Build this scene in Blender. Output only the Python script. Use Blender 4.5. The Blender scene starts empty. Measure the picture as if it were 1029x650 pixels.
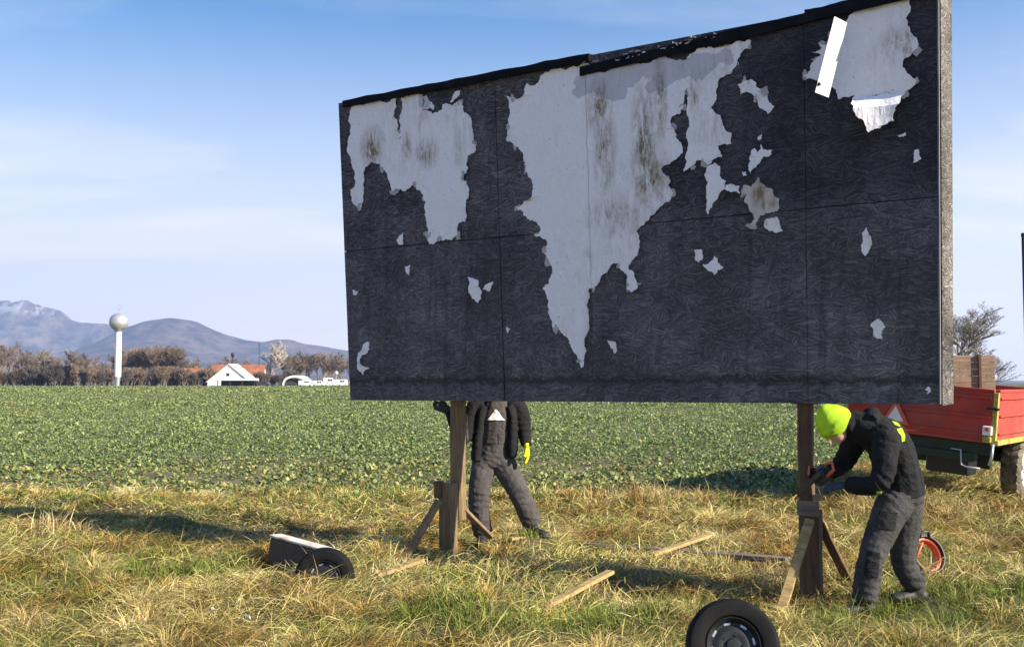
import bpy, bmesh, math, random
import numpy as np
from mathutils import Vector, Matrix, noise
from mathutils.geometry import tessellate_polygon

R = math.radians
rng = np.random.default_rng(7)
random.seed(7)
SC = bpy.context.scene
COL = SC.collection

# ------------------------------------------------------------------ camera
F, EYE = 1000.0, 1.73                       # focal length in photo pixels (1029 wide), eye height
PITCH = math.atan(59 / F)
cam = bpy.data.objects.new('camera', bpy.data.cameras.new('camera'))
COL.objects.link(cam)
cam.location = (0, 0, EYE)
cam.rotation_euler = (math.pi / 2 + PITCH, 0, 0)
cam.data.sensor_width = 36
cam.data.lens = F / 1029 * 36
cam.data.clip_start = 0.1
cam.data.clip_end = 60000
SC.camera = cam

# ------------------------------------------------------------------ light
BOARD_A = 0.564                             # the board runs from far left to near right
SUN_EL = R(28)
SUN_AZ = -BOARD_A + R(5.0)                  # measured from +X towards +Y; just behind the board's face
sdir = Vector((math.cos(SUN_EL) * math.cos(SUN_AZ), math.cos(SUN_EL) * math.sin(SUN_AZ), math.sin(SUN_EL)))
sl = bpy.data.lights.new('sun', 'SUN')
sl.energy, sl.angle, sl.color = 5.0, R(0.53), (1.0, 0.91, 0.76)
sun = bpy.data.objects.new('sun', sl)
COL.objects.link(sun)
sun.rotation_euler = (-sdir).to_track_quat('-Z', 'Y').to_euler()
sun.location = (30, -10, 40)

world = bpy.data.worlds.new('World')
SC.world = world
world.use_nodes = True
wt = world.node_tree
wt.nodes.clear()


def wn(kind, **kw):
    n = wt.nodes.new(kind)
    for k, v in kw.items():
        setattr(n, k, v)
    return n


wo = wn('ShaderNodeOutputWorld')
bg = wn('ShaderNodeBackground')
bg.inputs['Strength'].default_value = 0.070
sky = wn('ShaderNodeTexSky', sky_type='NISHITA', sun_disc=False, sun_elevation=SUN_EL,
         sun_rotation=math.pi / 2 - SUN_AZ, altitude=200, air_density=1.15, dust_density=0.55, ozone_density=3.0)
tc = wn('ShaderNodeTexCoord')
sp = wn('ShaderNodeSeparateXYZ')
wt.links.new(tc.outputs['Generated'], sp.inputs[0])
zz = wn('ShaderNodeMath', operation='MAXIMUM')
wt.links.new(sp.outputs['Z'], zz.inputs[0])
zz.inputs[1].default_value = 0.0
za = wn('ShaderNodeMath', operation='ADD')
wt.links.new(zz.outputs[0], za.inputs[0])
za.inputs[1].default_value = 0.12
dx = wn('ShaderNodeMath', operation='DIVIDE')
wt.links.new(sp.outputs['X'], dx.inputs[0])
wt.links.new(za.outputs[0], dx.inputs[1])
dy = wn('ShaderNodeMath', operation='DIVIDE')
wt.links.new(sp.outputs['Y'], dy.inputs[0])
wt.links.new(za.outputs[0], dy.inputs[1])
cb = wn('ShaderNodeCombineXYZ')
wt.links.new(dx.outputs[0], cb.inputs[0])
wt.links.new(dy.outputs[0], cb.inputs[1])
mp = wn('ShaderNodeMapping')
mp.inputs['Location'].default_value = (0.9, 4.1, 0)
mp.inputs['Rotation'].default_value = (0, 0, R(20))
mp.inputs['Scale'].default_value = (0.55, 1.1, 1)
wt.links.new(cb.outputs[0], mp.inputs[0])
cn = wn('ShaderNodeTexNoise')
cn.inputs['Scale'].default_value = 0.8
cn.inputs['Detail'].default_value = 6
cn.inputs['Roughness'].default_value = 0.55
cn.inputs['Distortion'].default_value = 0.6
wt.links.new(mp.outputs[0], cn.inputs['Vector'])
cr = wn('ShaderNodeMapRange')
cr.inputs['From Min'].default_value = 0.50
cr.inputs['From Max'].default_value = 0.78
cr.inputs['To Min'].default_value = 0.0
cr.inputs['To Max'].default_value = 0.5
wt.links.new(cn.outputs['Fac'], cr.inputs['Value'])
cm = wn('ShaderNodeMix', data_type='RGBA')
cm.inputs[7].default_value = (7.4, 6.9, 6.7, 1)     # thin high cloud
vm = wn('ShaderNodeMapRange', interpolation_type='SMOOTHSTEP')   # thin high cloud looks denser towards the horizon
vm.inputs['From Min'].default_value = .42
vm.inputs['From Max'].default_value = .0
vm.inputs['To Max'].default_value = .97
wt.links.new(zz.outputs[0], vm.inputs['Value'])
vx = wn('ShaderNodeMath', operation='ADD')
vx.use_clamp = True
wt.links.new(vm.outputs[0], vx.inputs[0])
wt.links.new(cr.outputs[0], vx.inputs[1])
hs = wn('ShaderNodeHueSaturation')
hs.inputs['Saturation'].default_value = 1.5
hs.inputs['Value'].default_value = .92
wt.links.new(sky.outputs[0], hs.inputs['Color'])
wt.links.new(vx.outputs[0], cm.inputs[0])
wt.links.new(hs.outputs[0], cm.inputs[6])
wt.links.new(cm.outputs[2], bg.inputs['Color'])
wt.links.new(bg.outputs[0], wo.inputs['Surface'])

SC.view_settings.view_transform = 'Standard'
SC.view_settings.look = 'None'
SC.view_settings.gamma = 1
SC.view_settings.exposure = 1.32
SC.view_settings.use_curve_mapping = False
SC.cycles.use_denoising = True
SC.cycles.max_bounces = 6
SC.cycles.volume_bounces = 1
SC.cycles.transparent_max_bounces = 6


# ------------------------------------------------------------------ helpers
def ray(px, py):
    d = Vector((0, math.cos(PITCH), math.sin(PITCH))) * F + Vector((1, 0, 0)) * (px - 514.5) \
        + Vector((0, -math.sin(PITCH), math.cos(PITCH))) * (325 - py)
    return d.normalized()


CAMP = Vector((0, 0, EYE))


def at(px, py, y):
    d = ray(px, py)
    return CAMP + d * (y / d.y)


def on_ground(px, py, h=0.0):
    d = ray(px, py)
    return CAMP + d * ((h - EYE) / d.z)


def gz(x, y):
    """height of the ground"""
    d = math.hypot(x, y)
    k = 1.0 if d < 16 else max(0.0, 1 - (d - 16) / 14)
    v = noise.noise((x * .45, y * .45, 1.7)) * .09 + noise.noise((x * 1.2, y * 1.2, 4.1)) * .13 + noise.noise((x * 3.1, y * 3.1, 7.7)) * .05
    # spoil ridge along the foot of the board
    v += .10 * math.exp(-((y - (9.55 - .55 * (x - .6))) / .28) ** 2) * math.exp(-((x - 1.2) / 1.6) ** 2)
    sl_ = y - (12.0 - .53 * (x + 3.6))      # rise and dip shaped so the board's shadow shows here
    v += .11 * math.exp(-((x - .05) / .6) ** 2 - ((y - 10.35) / .55) ** 2)
    if x < -2.2:
        v = v * (1 - .7 * math.exp(-((sl_ + .6) / .9) ** 2)) + (.15 * math.exp(-((sl_ - .35) / .5) ** 2) - .05 * math.exp(-((sl_ + .9) / .5) ** 2)) * min(1, (-2.2 - x) / 1.0)
    return v * k


def tag(o, label=None, cat=None, group=None, kind=None):
    if label:
        o['label'] = label
    if cat:
        o['category'] = cat
    if group:
        o['group'] = group
    if kind:
        o['kind'] = kind
    return o


def thing(name, loc, label, cat, group=None, rz=0.0):
    o = bpy.data.objects.new(name, None)
    o.empty_display_size = .1
    COL.objects.link(o)
    o.location = loc
    o.rotation_euler = (0, 0, rz)
    return tag(o, label, cat, group)


def link(name, me, m=None, parent=None):
    o = bpy.data.objects.new(name, me)
    COL.objects.link(o)
    if m is not None:
        me.materials.clear()
        me.materials.append(m)
    if parent is not None:
        o.parent = parent
    return o


def from_bm(name, bm, m=None, parent=None, smooth=False):
    me = bpy.data.meshes.new(name)
    bm.normal_update()
    bm.to_mesh(me)
    bm.free()
    if smooth:
        me.shade_smooth()
    return link(name, me, m, parent)


def np_mesh(name, verts, tris, cols=None, smooth=False):
    """verts (n,3), tris (m,3), optional per-vertex colour"""
    me = bpy.data.meshes.new(name)
    n, m = len(verts), len(tris)
    me.vertices.add(n)
    me.vertices.foreach_set('co', np.asarray(verts, np.float32).ravel())
    me.loops.add(m * 3)
    me.loops.foreach_set('vertex_index', np.asarray(tris, np.int32).ravel())
    me.polygons.add(m)
    me.polygons.foreach_set('loop_start', np.arange(0, m * 3, 3, dtype=np.int32))
    me.polygons.foreach_set('loop_total', np.full(m, 3, np.int32))
    if smooth:
        me.polygons.foreach_set('use_smooth', np.ones(m, bool))
    me.update()
    if cols is not None:
        a = me.color_attributes.new('tint', 'FLOAT_COLOR', 'POINT')
        c = np.ones((n, 4), np.float32)
        c[:, :3] = cols
        a.data.foreach_set('color', c.ravel())
    return me


def box(bm, c, s, rot=None, bevel=0.0):
    """box of size s centred at c"""
    r = bmesh.ops.create_cube(bm, size=1)
    vs = r['verts']
    M = Matrix.Translation(Vector(c)) @ (rot.to_4x4() if rot is not None else Matrix()) @ Matrix.Diagonal((*s, 1))
    bmesh.ops.transform(bm, matrix=M, verts=vs)
    if bevel:
        es = list({e for v in vs for e in v.link_edges})
        bmesh.ops.bevel(bm, geom=es, offset=bevel, segments=1, affect='EDGES')


def beam(bm, p0, p1, w, h, up=(0, 0, 1), bevel=0.0):
    p0, p1 = Vector(p0), Vector(p1)
    d = p1 - p0
    X = d.normalized()
    Y = Vector(up).cross(X)
    Y.normalize()
    Z = X.cross(Y)
    rot = Matrix((X, Y, Z)).transposed()
    box(bm, (p0 + p1) / 2, (d.length, w, h), rot, bevel)


def tube(bm, pts, rad, seg=10, ref=(0, 1, 0), caps=True):
    """loft through pts; rad items are a number or (ra along ref, rb across)"""
    pts = [Vector(p) for p in pts]
    rings = []
    n = len(pts)
    for i, p in enumerate(pts):
        t = (pts[min(i + 1, n - 1)] - pts[max(i - 1, 0)]).normalized()
        a = Vector(ref) - t * Vector(ref).dot(t)
        if a.length < 1e-3:
            a = Vector((1, 0, 0)) - t * t.x
        a.normalize()
        b = t.cross(a)
        ra, rb = rad[i] if isinstance(rad[i], (tuple, list)) else (rad[i], rad[i])
        rings.append([bm.verts.new(p + a * (ra * math.cos(2 * math.pi * k / seg)) + b * (rb * math.sin(2 * math.pi * k / seg))) for k in range(seg)])
    for i in range(n - 1):
        for k in range(seg):
            bm.faces.new((rings[i][k], rings[i][(k + 1) % seg], rings[i + 1][(k + 1) % seg], rings[i + 1][k]))
    if caps:
        bm.faces.new(list(reversed(rings[0])))
        bm.faces.new(rings[-1])
    return rings


def ball(bm, c, r, seg=12, rot=None):
    res = bmesh.ops.create_uvsphere(bm, u_segments=seg, v_segments=max(6, seg * 2 // 3), radius=1)
    s = r if isinstance(r, (tuple, list)) else (r, r, r)
    M = Matrix.Translation(Vector(c)) @ (rot.to_4x4() if rot is not None else Matrix()) @ Matrix.Diagonal((*s, 1))
    bmesh.ops.transform(bm, matrix=M, verts=res['verts'])


def lathe(bm, prof, seg=32, M=None):
    """profile (radius, height) turned about local Z"""
    rings = []
    for r, h in prof:
        rings.append([bm.verts.new((r * math.cos(2 * math.pi * k / seg), r * math.sin(2 * math.pi * k / seg), h)) for k in range(seg)])
    vs = [v for g in rings for v in g]
    for i in range(len(rings) - 1):
        for k in range(seg):
            bm.faces.new((rings[i][k], rings[i][(k + 1) % seg], rings[i + 1][(k + 1) % seg], rings[i + 1][k]))
    if M is not None:
        bmesh.ops.transform(bm, matrix=M, verts=vs)


# ------------------------------------------------------------------ materials
class NT:
    def __init__(s, name):
        s.m = bpy.data.materials.new(name)
        s.m.use_nodes = True
        s.t = s.m.node_tree
        s.b = s.t.nodes['Principled BSDF']
        s.b.inputs['Roughness'].default_value = .8
        s.out = s.t.nodes['Material Output']

    def n(s, kind, ins=None, **kw):
        nd = s.t.nodes.new(kind)
        for k, v in kw.items():
            setattr(nd, k, v)
        for k, v in (ins or {}).items():
            s.put(nd.inputs[k], v)
        return nd

    def put(s, sock, v):
        if isinstance(v, bpy.types.NodeSocket):
            s.t.links.new(v, sock)
        elif isinstance(v, bpy.types.Node):
            s.t.links.new(v.outputs[0], sock)
        else:
            sock.default_value = v

    def obj(s):
        return s.n('ShaderNodeTexCoord').outputs['Object']

    def noise(s, vec, scale, detail=4, rough=.55, dist=0.0):
        return s.n('ShaderNodeTexNoise', {'Vector': vec, 'Scale': scale, 'Detail': detail, 'Roughness': rough, 'Distortion': dist}).outputs['Fac']

    def rng(s, v, a, b, c=0.0, d=1.0):
        return s.n('ShaderNodeMapRange', {'Value': v, 'From Min': a, 'From Max': b, 'To Min': c, 'To Max': d}).outputs[0]

    def math(s, op, a, b=0.0):
        return s.n('ShaderNodeMath', {0: a, 1: b}, operation=op).outputs[0]

    def mix(s, fac, a, b, blend='MIX'):
        nd = s.n('ShaderNodeMix', data_type='RGBA', blend_type=blend)
        s.put(nd.inputs[0], fac)
        for i, v in ((6, a), (7, b)):
            s.put(nd.inputs[i], (*v, 1) if isinstance(v, tuple) and len(v) == 3 else v)
        return nd.outputs[2]

    def mapping(s, vec, scale=(1, 1, 1), rot=(0, 0, 0), loc=(0, 0, 0), typ='POINT'):
        return s.n('ShaderNodeMapping', {'Vector': vec, 'Scale': scale, 'Rotation': rot, 'Location': loc}, vector_type=typ).outputs[0]

    def bump(s, h, strength=.4, dist=.01):
        s.put(s.b.inputs['Normal'], s.n('ShaderNodeBump', {'Height': h, 'Strength': strength, 'Distance': dist}).outputs[0])

    def col(s, c):
        s.put(s.b.inputs['Base Color'], (*c, 1) if isinstance(c, tuple) and len(c) == 3 else c)
        return s

    def rough(s, v):
        s.put(s.b.inputs['Roughness'], v)
        return s


def plain(name, c, rough=.8, var=.25, scale=12, metal=0.0, bump=0.0, grime=None):
    t = NT(name)
    o = t.obj()
    nz = t.noise(o, scale, 5)
    k = t.rng(nz, .3, .7, 1 - var, 1 + var)
    hv = t.n('ShaderNodeHueSaturation', {'Color': (*c, 1), 'Value': k}).outputs[0]
    if grime:
        g = t.rng(t.noise(o, scale * .35, 6, .65), .48, .68)
        hv = t.mix(g, hv, grime)
    t.col(hv).rough(rough)
    t.b.inputs['Metallic'].default_value = metal
    if bump:
        t.bump(t.noise(o, scale * 6, 4), bump, .01)
    return t.m


def wood(name, c, axis=0, scale=1.0, var=.35, rough=.85):
    t = NT(name)
    o = t.obj()
    s = [14 * scale] * 3
    s[axis] = 1.3 * scale
    v = t.mapping(o, tuple(s))
    g = t.noise(v, 3.0, 7, .65, .6)
    g2 = t.noise(o, 3.5, 3)
    k = t.math('ADD', t.rng(g, .3, .7, 1 - var, 1 + var), t.rng(g2, .3, .7, -.18, .18))
    t.col(t.n('ShaderNodeHueSaturation', {'Color': (*c, 1), 'Value': k}).outputs[0]).rough(rough)
    t.bump(g, .5, .004)
    return t.m


def osb(name, dark, mid, light, bias=.0, fs=1.0, wet_line=False):
    """pressed strand board: layers of long flat flakes, most of them lying level"""
    t = NT(name)
    o = t.obj()
    x = t.n('ShaderNodeSeparateXYZ', {0: o})
    u = t.math('ADD', x.outputs[0], x.outputs[1])
    v2 = t.n('ShaderNodeCombineXYZ', {0: u, 1: x.outputs[2], 2: 0.0}).outputs[0]
    acc = None
    sel = t.n('ShaderNodeTexVoronoi', {'Vector': v2, 'Scale': 11.0 / fs}, voronoi_dimensions='2D').outputs['Color']
    selx = t.n('ShaderNodeSeparateColor', {0: sel}).outputs[0]
    for i, (ang, L, W) in enumerate(((4, .13, .014), (-16, .12, .013), (24, .11, .012), (-52, .08, .012), (70, .07, .011))):
        q = t.mapping(v2, (L * fs, W * fs, 1), (0, 0, R(ang)), (i * 3.3, i * 1.7, 0), 'TEXTURE')
        c = t.n('ShaderNodeTexVoronoi', {'Vector': q, 'Scale': 1.0}, voronoi_dimensions='2D').outputs['Color']
        c = t.n('ShaderNodeSeparateColor', {0: c}).outputs[0]
        if acc is None:
            acc = c
        else:
            e_ = (.3, .55, .75, .88)[i - 1]
            acc = t.n('ShaderNodeMix', {0: t.rng(selx, e_ - .04, e_ + .04), 2: acc, 3: c}, data_type='FLOAT').outputs[0]
    fine = t.noise(t.mapping(v2, (30, 120, 1)), 1.2, 5, .7)
    big = t.noise(v2, 1.3, 6, .62)
    val = t.math('ADD', t.math('MULTIPLY', t.math('POWER', acc, 1.5), .6), t.math('ADD', t.rng(fine, .3, .7, -.15, .26), t.rng(big, .3, .7, -.30 + bias, .30 + bias)))
    ra = t.n('ShaderNodeValToRGB', {0: val})
    e = ra.color_ramp.elements
    e[0].position, e[0].color = .05, (*dark, 1)
    e[1].position, e[1].color = 1.0, (*light, 1)
    m = e.new(.55)
    m.color = (*mid, 1)
    c = ra.outputs[0]
    if wet_line:
        # ragged black mould line along the foot of the board and a lighter lower half
        zz_ = t.math('ADD', x.outputs[2], t.rng(t.noise(t.mapping(v2, (5, 5, 1)), 1.5, 6, .7), .3, .7, -.05, .05))
        band = t.math('MULTIPLY', t.rng(zz_, 1.70, 1.735), t.rng(zz_, 1.80, 1.755))
        c = t.mix(t.math('MULTIPLY', band, .8), c, (.006, .006, .006))
        c = t.mix(t.rng(zz_, 3.6, 2.6, 0, .22), c, (.085, .083, .076), 'ADD')
        run = t.noise(t.mapping(v2, (5, .35, 1)), 1.6, 6, .7)
        c = t.mix(t.math('MULTIPLY', t.rng(run, .52, .7), .55), c, (.012, .012, .014))
        upper_right = t.math('MULTIPLY', t.rng(x.outputs[0], 3.2, 4.6), t.rng(zz_, 3.1, 3.3))  # darker towards the upper right
        c = t.mix(t.math('MULTIPLY', upper_right, .6), c, (.010, .010, .016))
    t.col(c).rough(.78)
    t.b.inputs['Specular IOR Level'].default_value = .3
    t.bump(val, .35, .004)
    return t.m


MAT = {}
MAT['osb_dark'] = osb('dark_strand_board', (.030, .028, .033), (.120, .113, .122), (.26, .25, .262), 0.0, .66, True)
MAT['osb_light'] = osb('weathered_strand_board', (.016, .014, .012), (.16, .142, .125), (.52, .48, .44), .06, .45)
MAT['tar'] = plain('tar_paper', (.006, .006, .009), .9, .4, 9, bump=.3, grime=(.014, .014, .018))
MAT['tar'].node_tree.nodes['Principled BSDF'].inputs['Specular IOR Level'].default_value = .15
MAT['post'] = wood('weathered_post_wood', (.17, .112, .055), 2, .9, .5)
MAT['post_dark'] = wood('dark_post_wood', (.105, .060, .032), 2, .9, .4)
MAT['plank'] = wood('yellow_pine', (.36, .245, .10), 0, .8, .5)  # yellow wood, its own colour
MAT['plank_grey'] = wood('grey_plank', (.15, .12, .09), 0, .8, .4)
MAT['crate'] = wood('crate_board', (.27, .185, .115), 0, .8, .45)
MAT['red'] = plain('faded_red_paint', (.40, .042, .026), .7, .25, 3, grime=(.30, .09, .06))
MAT['green_paint'] = plain('dark_green_paint', (.012, .032, .014), .7, .3, 5, grime=(.025, .022, .016))
MAT['yellow_paint'] = plain('yellow_green_paint', (.42, .37, .07), .55, .25, 9, grime=(.2, .16, .06))
MAT['rubber'] = plain('tyre_rubber', (.006, .006, .0065), .8, .35, 14, bump=.2, grime=(.012, .011, .010))
MAT['rubber'].node_tree.nodes['Principled BSDF'].inputs['Specular IOR Level'].default_value = .2
MAT['rubber_dusty'] = plain('dusty_tyre_rubber', (.10, .085, .065), .9, .4, 14, bump=.3, grime=(.25, .20, .14))
MAT['rim_dark'] = plain('dark_steel', (.02, .02, .021), .5, .3, 14, .4)
MAT['rim_white'] = plain('white_wheel_paint', (.62, .61, .58), .5, .12, 8, grime=(.3, .25, .19))
MAT['steel'] = plain('galvanised_steel', (.5, .51, .52), .4, .12, 6, .7)
MAT['black'] = plain('black_plastic', (.012, .012, .013), .45, .2, 20)
MAT['white'] = plain('white_paint', (.78, .78, .76), .55, .06, 6)
MAT['pale_metal'] = plain('white_sheet_metal', (.8, .8, .79), .45, .05, 9, grime=(.66, .65, .62))
MAT['orange'] = plain('orange_plastic', (.62, .12, .03), .42, .15, 18)
MAT['coral'] = plain('coral_hose', (.68, .12, .06), .45, .2, 22)
MAT['blue_grey'] = plain('blue_grey_plastic', (.03, .05, .10), .5, .2, 18)


def paper(name, base, stain_amt, blobs=(), wets=()):
    t = NT(name)
    o = t.obj()

    def near(pts):
        acc = None
        for (cx_, cz_, rx_, rz_, a_) in pts:
            q = t.mapping(o, (1 / rx_, 0, 1 / rz_), (0, 0, 0), (-cx_ / rx_, 0, -cz_ / rz_))
            ln = t.n('ShaderNodeVectorMath', {0: q}, operation='LENGTH').outputs['Value']
            g_ = t.rng(ln, .15, 1.25, a_, 0)
            acc = g_ if acc is None else t.math('MAXIMUM', acc, g_)
        return acc
    streak = t.mapping(o, (9, 9, 2.2))
    s = t.noise(streak, 1.5, 8, .72, .6)
    blot = t.noise(o, 1.25, 4, .55)
    m = t.math('MULTIPLY', t.rng(s, .46, .64), t.rng(blot, .5, .66, 0, .45))
    if blobs:
        m = t.math('ADD', m, t.math('MULTIPLY', near(blobs), t.rng(s, .36, .56, 0, 1.25)))
    brk = t.noise(t.mapping(o, (26, 26, 9)), 1.4, 6, .75)
    m = t.n('ShaderNodeClamp', {0: t.math('MULTIPLY', t.math('MULTIPLY', m, stain_amt), t.rng(brk, .32, .58, .15, 1.15))}).outputs[0]
    c = t.mix(m, base, (.19, .125, .04))
    if wets:
        wn_ = t.math('ADD', near(wets), t.rng(t.noise(o, 4.5, 4, .5), .3, .7, -.35, .35))
        c = t.mix(t.math('MULTIPLY', t.rng(wn_, .42, .47), .5), c, (.22, .23, .30))
    fine = t.noise(o, 30, 6, .7)
    speck = t.rng(t.noise(o, 48, 2), .70, .74)
    c = t.mix(t.rng(fine, .35, .75, 0, .2), c, (.42, .38, .36))
    c = t.mix(t.math('MULTIPLY', speck, .7), c, (.09, .07, .05))
    t.col(c).rough(.55)
    t.bump(t.math('ADD', t.noise(t.mapping(o, (9, 9, 3)), 1.2, 5), t.math('MULTIPLY', fine, .3)), .7, .03)
    return t.m


def foliage(name, rough=.6, trans=.35):
    t = NT(name)
    a = t.n('ShaderNodeAttribute', attribute_name='tint').outputs['Color']
    t.col(a).rough(rough)
    t.b.inputs['Specular IOR Level'].default_value = .3
    tr = t.n('ShaderNodeBsdfTranslucent', {'Color': a})
    mx = t.n('ShaderNodeMixShader', {0: trans, 1: t.b.outputs[0], 2: tr.outputs[0]})
    t.t.links.new(mx.outputs[0], t.out.inputs['Surface'])
    return t.m


MAT['grass'] = foliage('grass_blades', .75, .22)
MAT['leaf'] = foliage('crop_leaves', .42, .22)
MAT['twig'] = NT('bare_twigs').m


def bark(name, c):
    t = NT(name)
    r = t.n('ShaderNodeObjectInfo').outputs['Random']
    o = t.obj()
    k = t.math('MULTIPLY', t.rng(r, 0, 1, .75, 1.3), t.rng(t.noise(o, .6, 3), .3, .7, .75, 1.25))
    t.col(t.n('ShaderNodeHueSaturation', {'Color': (*c, 1), 'Value': k}).outputs[0]).rough(.9)
    return t.m


MAT['bark_brown'] = bark('brown_bark', (.21, .15, .10))
MAT['bark_grey'] = bark('grey_brown_bark', (.19, .15, .118))
MAT['bark_pale'] = bark('pale_bark', (.42, .36, .29))
MAT['bark_ash'] = bark('ash_grey_bark', (.27, .24, .21))
MAT['bark_dark'] = bark('dark_bark', (.12, .095, .078))

# ------------------------------------------------------------------ ground
CROP_Y = 15.0


def crop_edge(x):
    return CROP_Y + .8 * noise.noise((x * .5, 3.3, 0)) + .35 * noise.noise((x * 2.1, 1.3, 0)) + (0 if x < 4.2 else min(5.5, (x - 4.2) * 2.2))


def geo(a, b, k):
    out, d = [], k
    p = a
    s = 1 if b > a else -1
    while abs(b - p) > abs(d):
        p += s * d
        out.append(p)
        d *= 1.22
    out.append(b)
    return out


xs = list(np.linspace(-13, 13, 190))
xs = sorted(geo(-13, -8500, .3)) + xs + geo(13, 8500, .3)
ys = list(np.linspace(2.5, 22, 150))
ys = sorted(geo(2.5, -8500, .3)) + ys + geo(22, 8500, .3)
gv = [(x, y, gz(x, y) if abs(x) < 45 and -20 < y < 45 else 0.0) for y in ys for x in xs]
nx = len(xs)
gf = [(j * nx + i, j * nx + i + 1, (j + 1) * nx + i + 1, (j + 1) * nx + i) for j in range(len(ys) - 1) for i in range(nx - 1)]
me = bpy.data.meshes.new('ground')
me.from_pydata(gv, [], gf)
me.shade_smooth()
t = NT('ground_soil')
o = t.obj()
x = t.n('ShaderNodeSeparateXYZ', {0: o})
yy = t.math('ADD', x.outputs[1], t.rng(t.noise(o, .5, 3), 0, 1, -.8, .8))
straw = t.mix(t.noise(o, 14, 6, .7), (.075, .055, .028), (.20, .145, .06))
straw = t.mix(t.rng(t.noise(o, .55, 3), .5, .66), straw, (.055, .07, .022))
soil = t.mix(t.noise(o, 3, 6, .7), (.095, .078, .036), (.15, .125, .055))
far = t.mix(t.noise(o, .004, 6, .7), (.05, .07, .03), (.12, .10, .055))
c = t.mix(t.rng(yy, 15.2, 15.9), straw, soil)
c = t.mix(t.rng(x.outputs[1], 400, 440), c, far)
t.col(c).rough(.95)
t.bump(t.noise(o, 22, 6, .7), .7, .03)
MAT['ground'] = t.m
tag(link('ground', me, t.m), kind='structure')


# ------------------------------------------------------------------ far land
def ridge(name, D, depth, crest, m, seed, rough):
    """a ridge with its crest traced as (photo x, photo y) pairs, built at real distance D"""
    cx = np.array([at(p[0], p[1], D).x for p in crest])
    cz = np.array([at(p[0], p[1], D).z for p in crest])
    n1, n2 = 260, 46
    X = np.linspace(cx[0], cx[-1], n1)
    Z = np.interp(X, cx, cz)
    vs = []
    for j in range(n2):
        s = j / (n2 - 1) * 2 - 1
        yv = D + s * depth
        prof = (1 - abs(s)) ** 1.25
        for i in range(n1):
            h = Z[i] * prof
            nn = noise.fractal((X[i] / 700 + seed, yv / 700, seed), .8, 2.1, 6)
            h += nn * rough * 1.5 * Z[i] * min(1, (1 - abs(s)) * 2.2) * (.12 if abs(s) < .12 else 1)
            vs.append((X[i], yv + nn * 150, max(h, 0) if 0 < j < n2 - 1 else -1))
    fs = [(j * n1 + i, j * n1 + i + 1, (j + 1) * n1 + i + 1, (j + 1) * n1 + i) for j in range(n2 - 1) for i in range(n1 - 1)]
    me = bpy.data.meshes.new(name)
    me.from_pydata(vs, [], fs)
    me.shade_smooth()
    return tag(link(name, me, m), kind='structure')


def hill_mat(name, a, b, cliff=None):
    t = NT(name)
    o = t.obj()
    c = t.mix(t.rng(t.noise(o, .008, 8, .75), .42, .58), a, b)
    if cliff:
        x = t.n('ShaderNodeSeparateXYZ', {0: o})
        hm = t.rng(x.outputs[2], 470, 540)
        k = t.math('MULTIPLY', hm, t.rng(t.noise(t.mapping(o, (.011, .006, .004)), 1, 7, .7), .50, .56))
        c = t.mix(k, c, cliff)
        fl = t.math('MULTIPLY', t.rng(x.outputs[2], 330, 200), t.rng(t.noise(t.mapping(o, (.0022, .0022, .014)), 1, 4), .58, .64))
        c = t.mix(t.math('MULTIPLY', fl, .8), c, (.26, .21, .14))
    t.col(c).rough(.95)
    return t.m


ridge('mountain', 7600, 1900,
      [(-420, 372), (-300, 345), (-180, 326), (-90, 312), (-40, 306), (0, 303), (18, 303), (45, 306), (60, 310), (70, 318), (84, 322), (108, 323), (128, 328), (150, 336), (190, 348), (240, 360), (320, 378)],
      hill_mat('mountain_forest', (.03, .035, .035), (.15, .125, .10), (.34, .33, .33)), 3.1, .26)
ridge('hill', 5600, 1300,
      [(30, 384), (60, 366), (95, 345), (125, 329), (148, 321), (170, 318), (186, 321), (205, 329), (222, 335), (246, 341), (262, 343), (278, 340), (291, 340), (306, 344), (322, 346), (350, 351), (430, 356), (520, 362), (640, 368), (800, 376), (950, 381), (1100, 384)],
      hill_mat('hill_forest', (.03, .03, .03), (.14, .105, .085)), 8.7, .2)
ridge('low_hill', 3400, 500,
      [(-420, 366), (-200, 364), (-60, 362), (0, 362), (50, 359), (90, 364), (150, 369), (230, 372), (330, 376), (520, 379), (700, 383)],
      hill_mat('low_hill_fields', (.07, .06, .045), (.17, .125, .085)), 5.2, .12)


# ------------------------------------------------------------------ billboard
BL3 = Vector((-1.781, 10.789, 1.572))
LEAN = .0504
DU = Vector((math.cos(BOARD_A), -math.sin(BOARD_A), 0))
NB = Vector((math.sin(BOARD_A), math.cos(BOARD_A), 0))         # towards the back
EV = Vector((0, 0, 1)) * math.cos(LEAN) - NB * math.sin(LEAN)
NF = DU.cross(EV).normalized()                                   # out of the face, towards the viewer
if NF.y > 0:
    NF = -NF
ORG = Vector((BL3.x, BL3.y, 0))
bill = thing('billboard', (ORG.x, ORG.y, 0), 'big dark strand board billboard on two wooden posts with torn white paper remnants', 'billboard', rz=-BOARD_A)
BM_INV = (Matrix.Translation(ORG) @ Matrix.Rotation(-BOARD_A, 4, 'Z')).inverted()


def on_board(px, py, out=0.0):
    """pixel -> point on the board's face in billboard coordinates (x along, y back, z up)"""
    d = ray(px, py)
    tt = (BL3 + NF * out - CAMP).dot(NF) / d.dot(NF)
    return BM_INV @ (CAMP + d * tt)


NFL = (BM_INV.to_3x3() @ NF)
CB = [on_board(352, 402), on_board(943.5, 406), on_board(941.5, -11), on_board(340, 104)]   # BL BR TR TL


def bil(s, t, out=0.0):
    a = CB[0].lerp(CB[1], s)
    b = CB[3].lerp(CB[2], s)
    return a.lerp(b, t) + NFL * out


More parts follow.
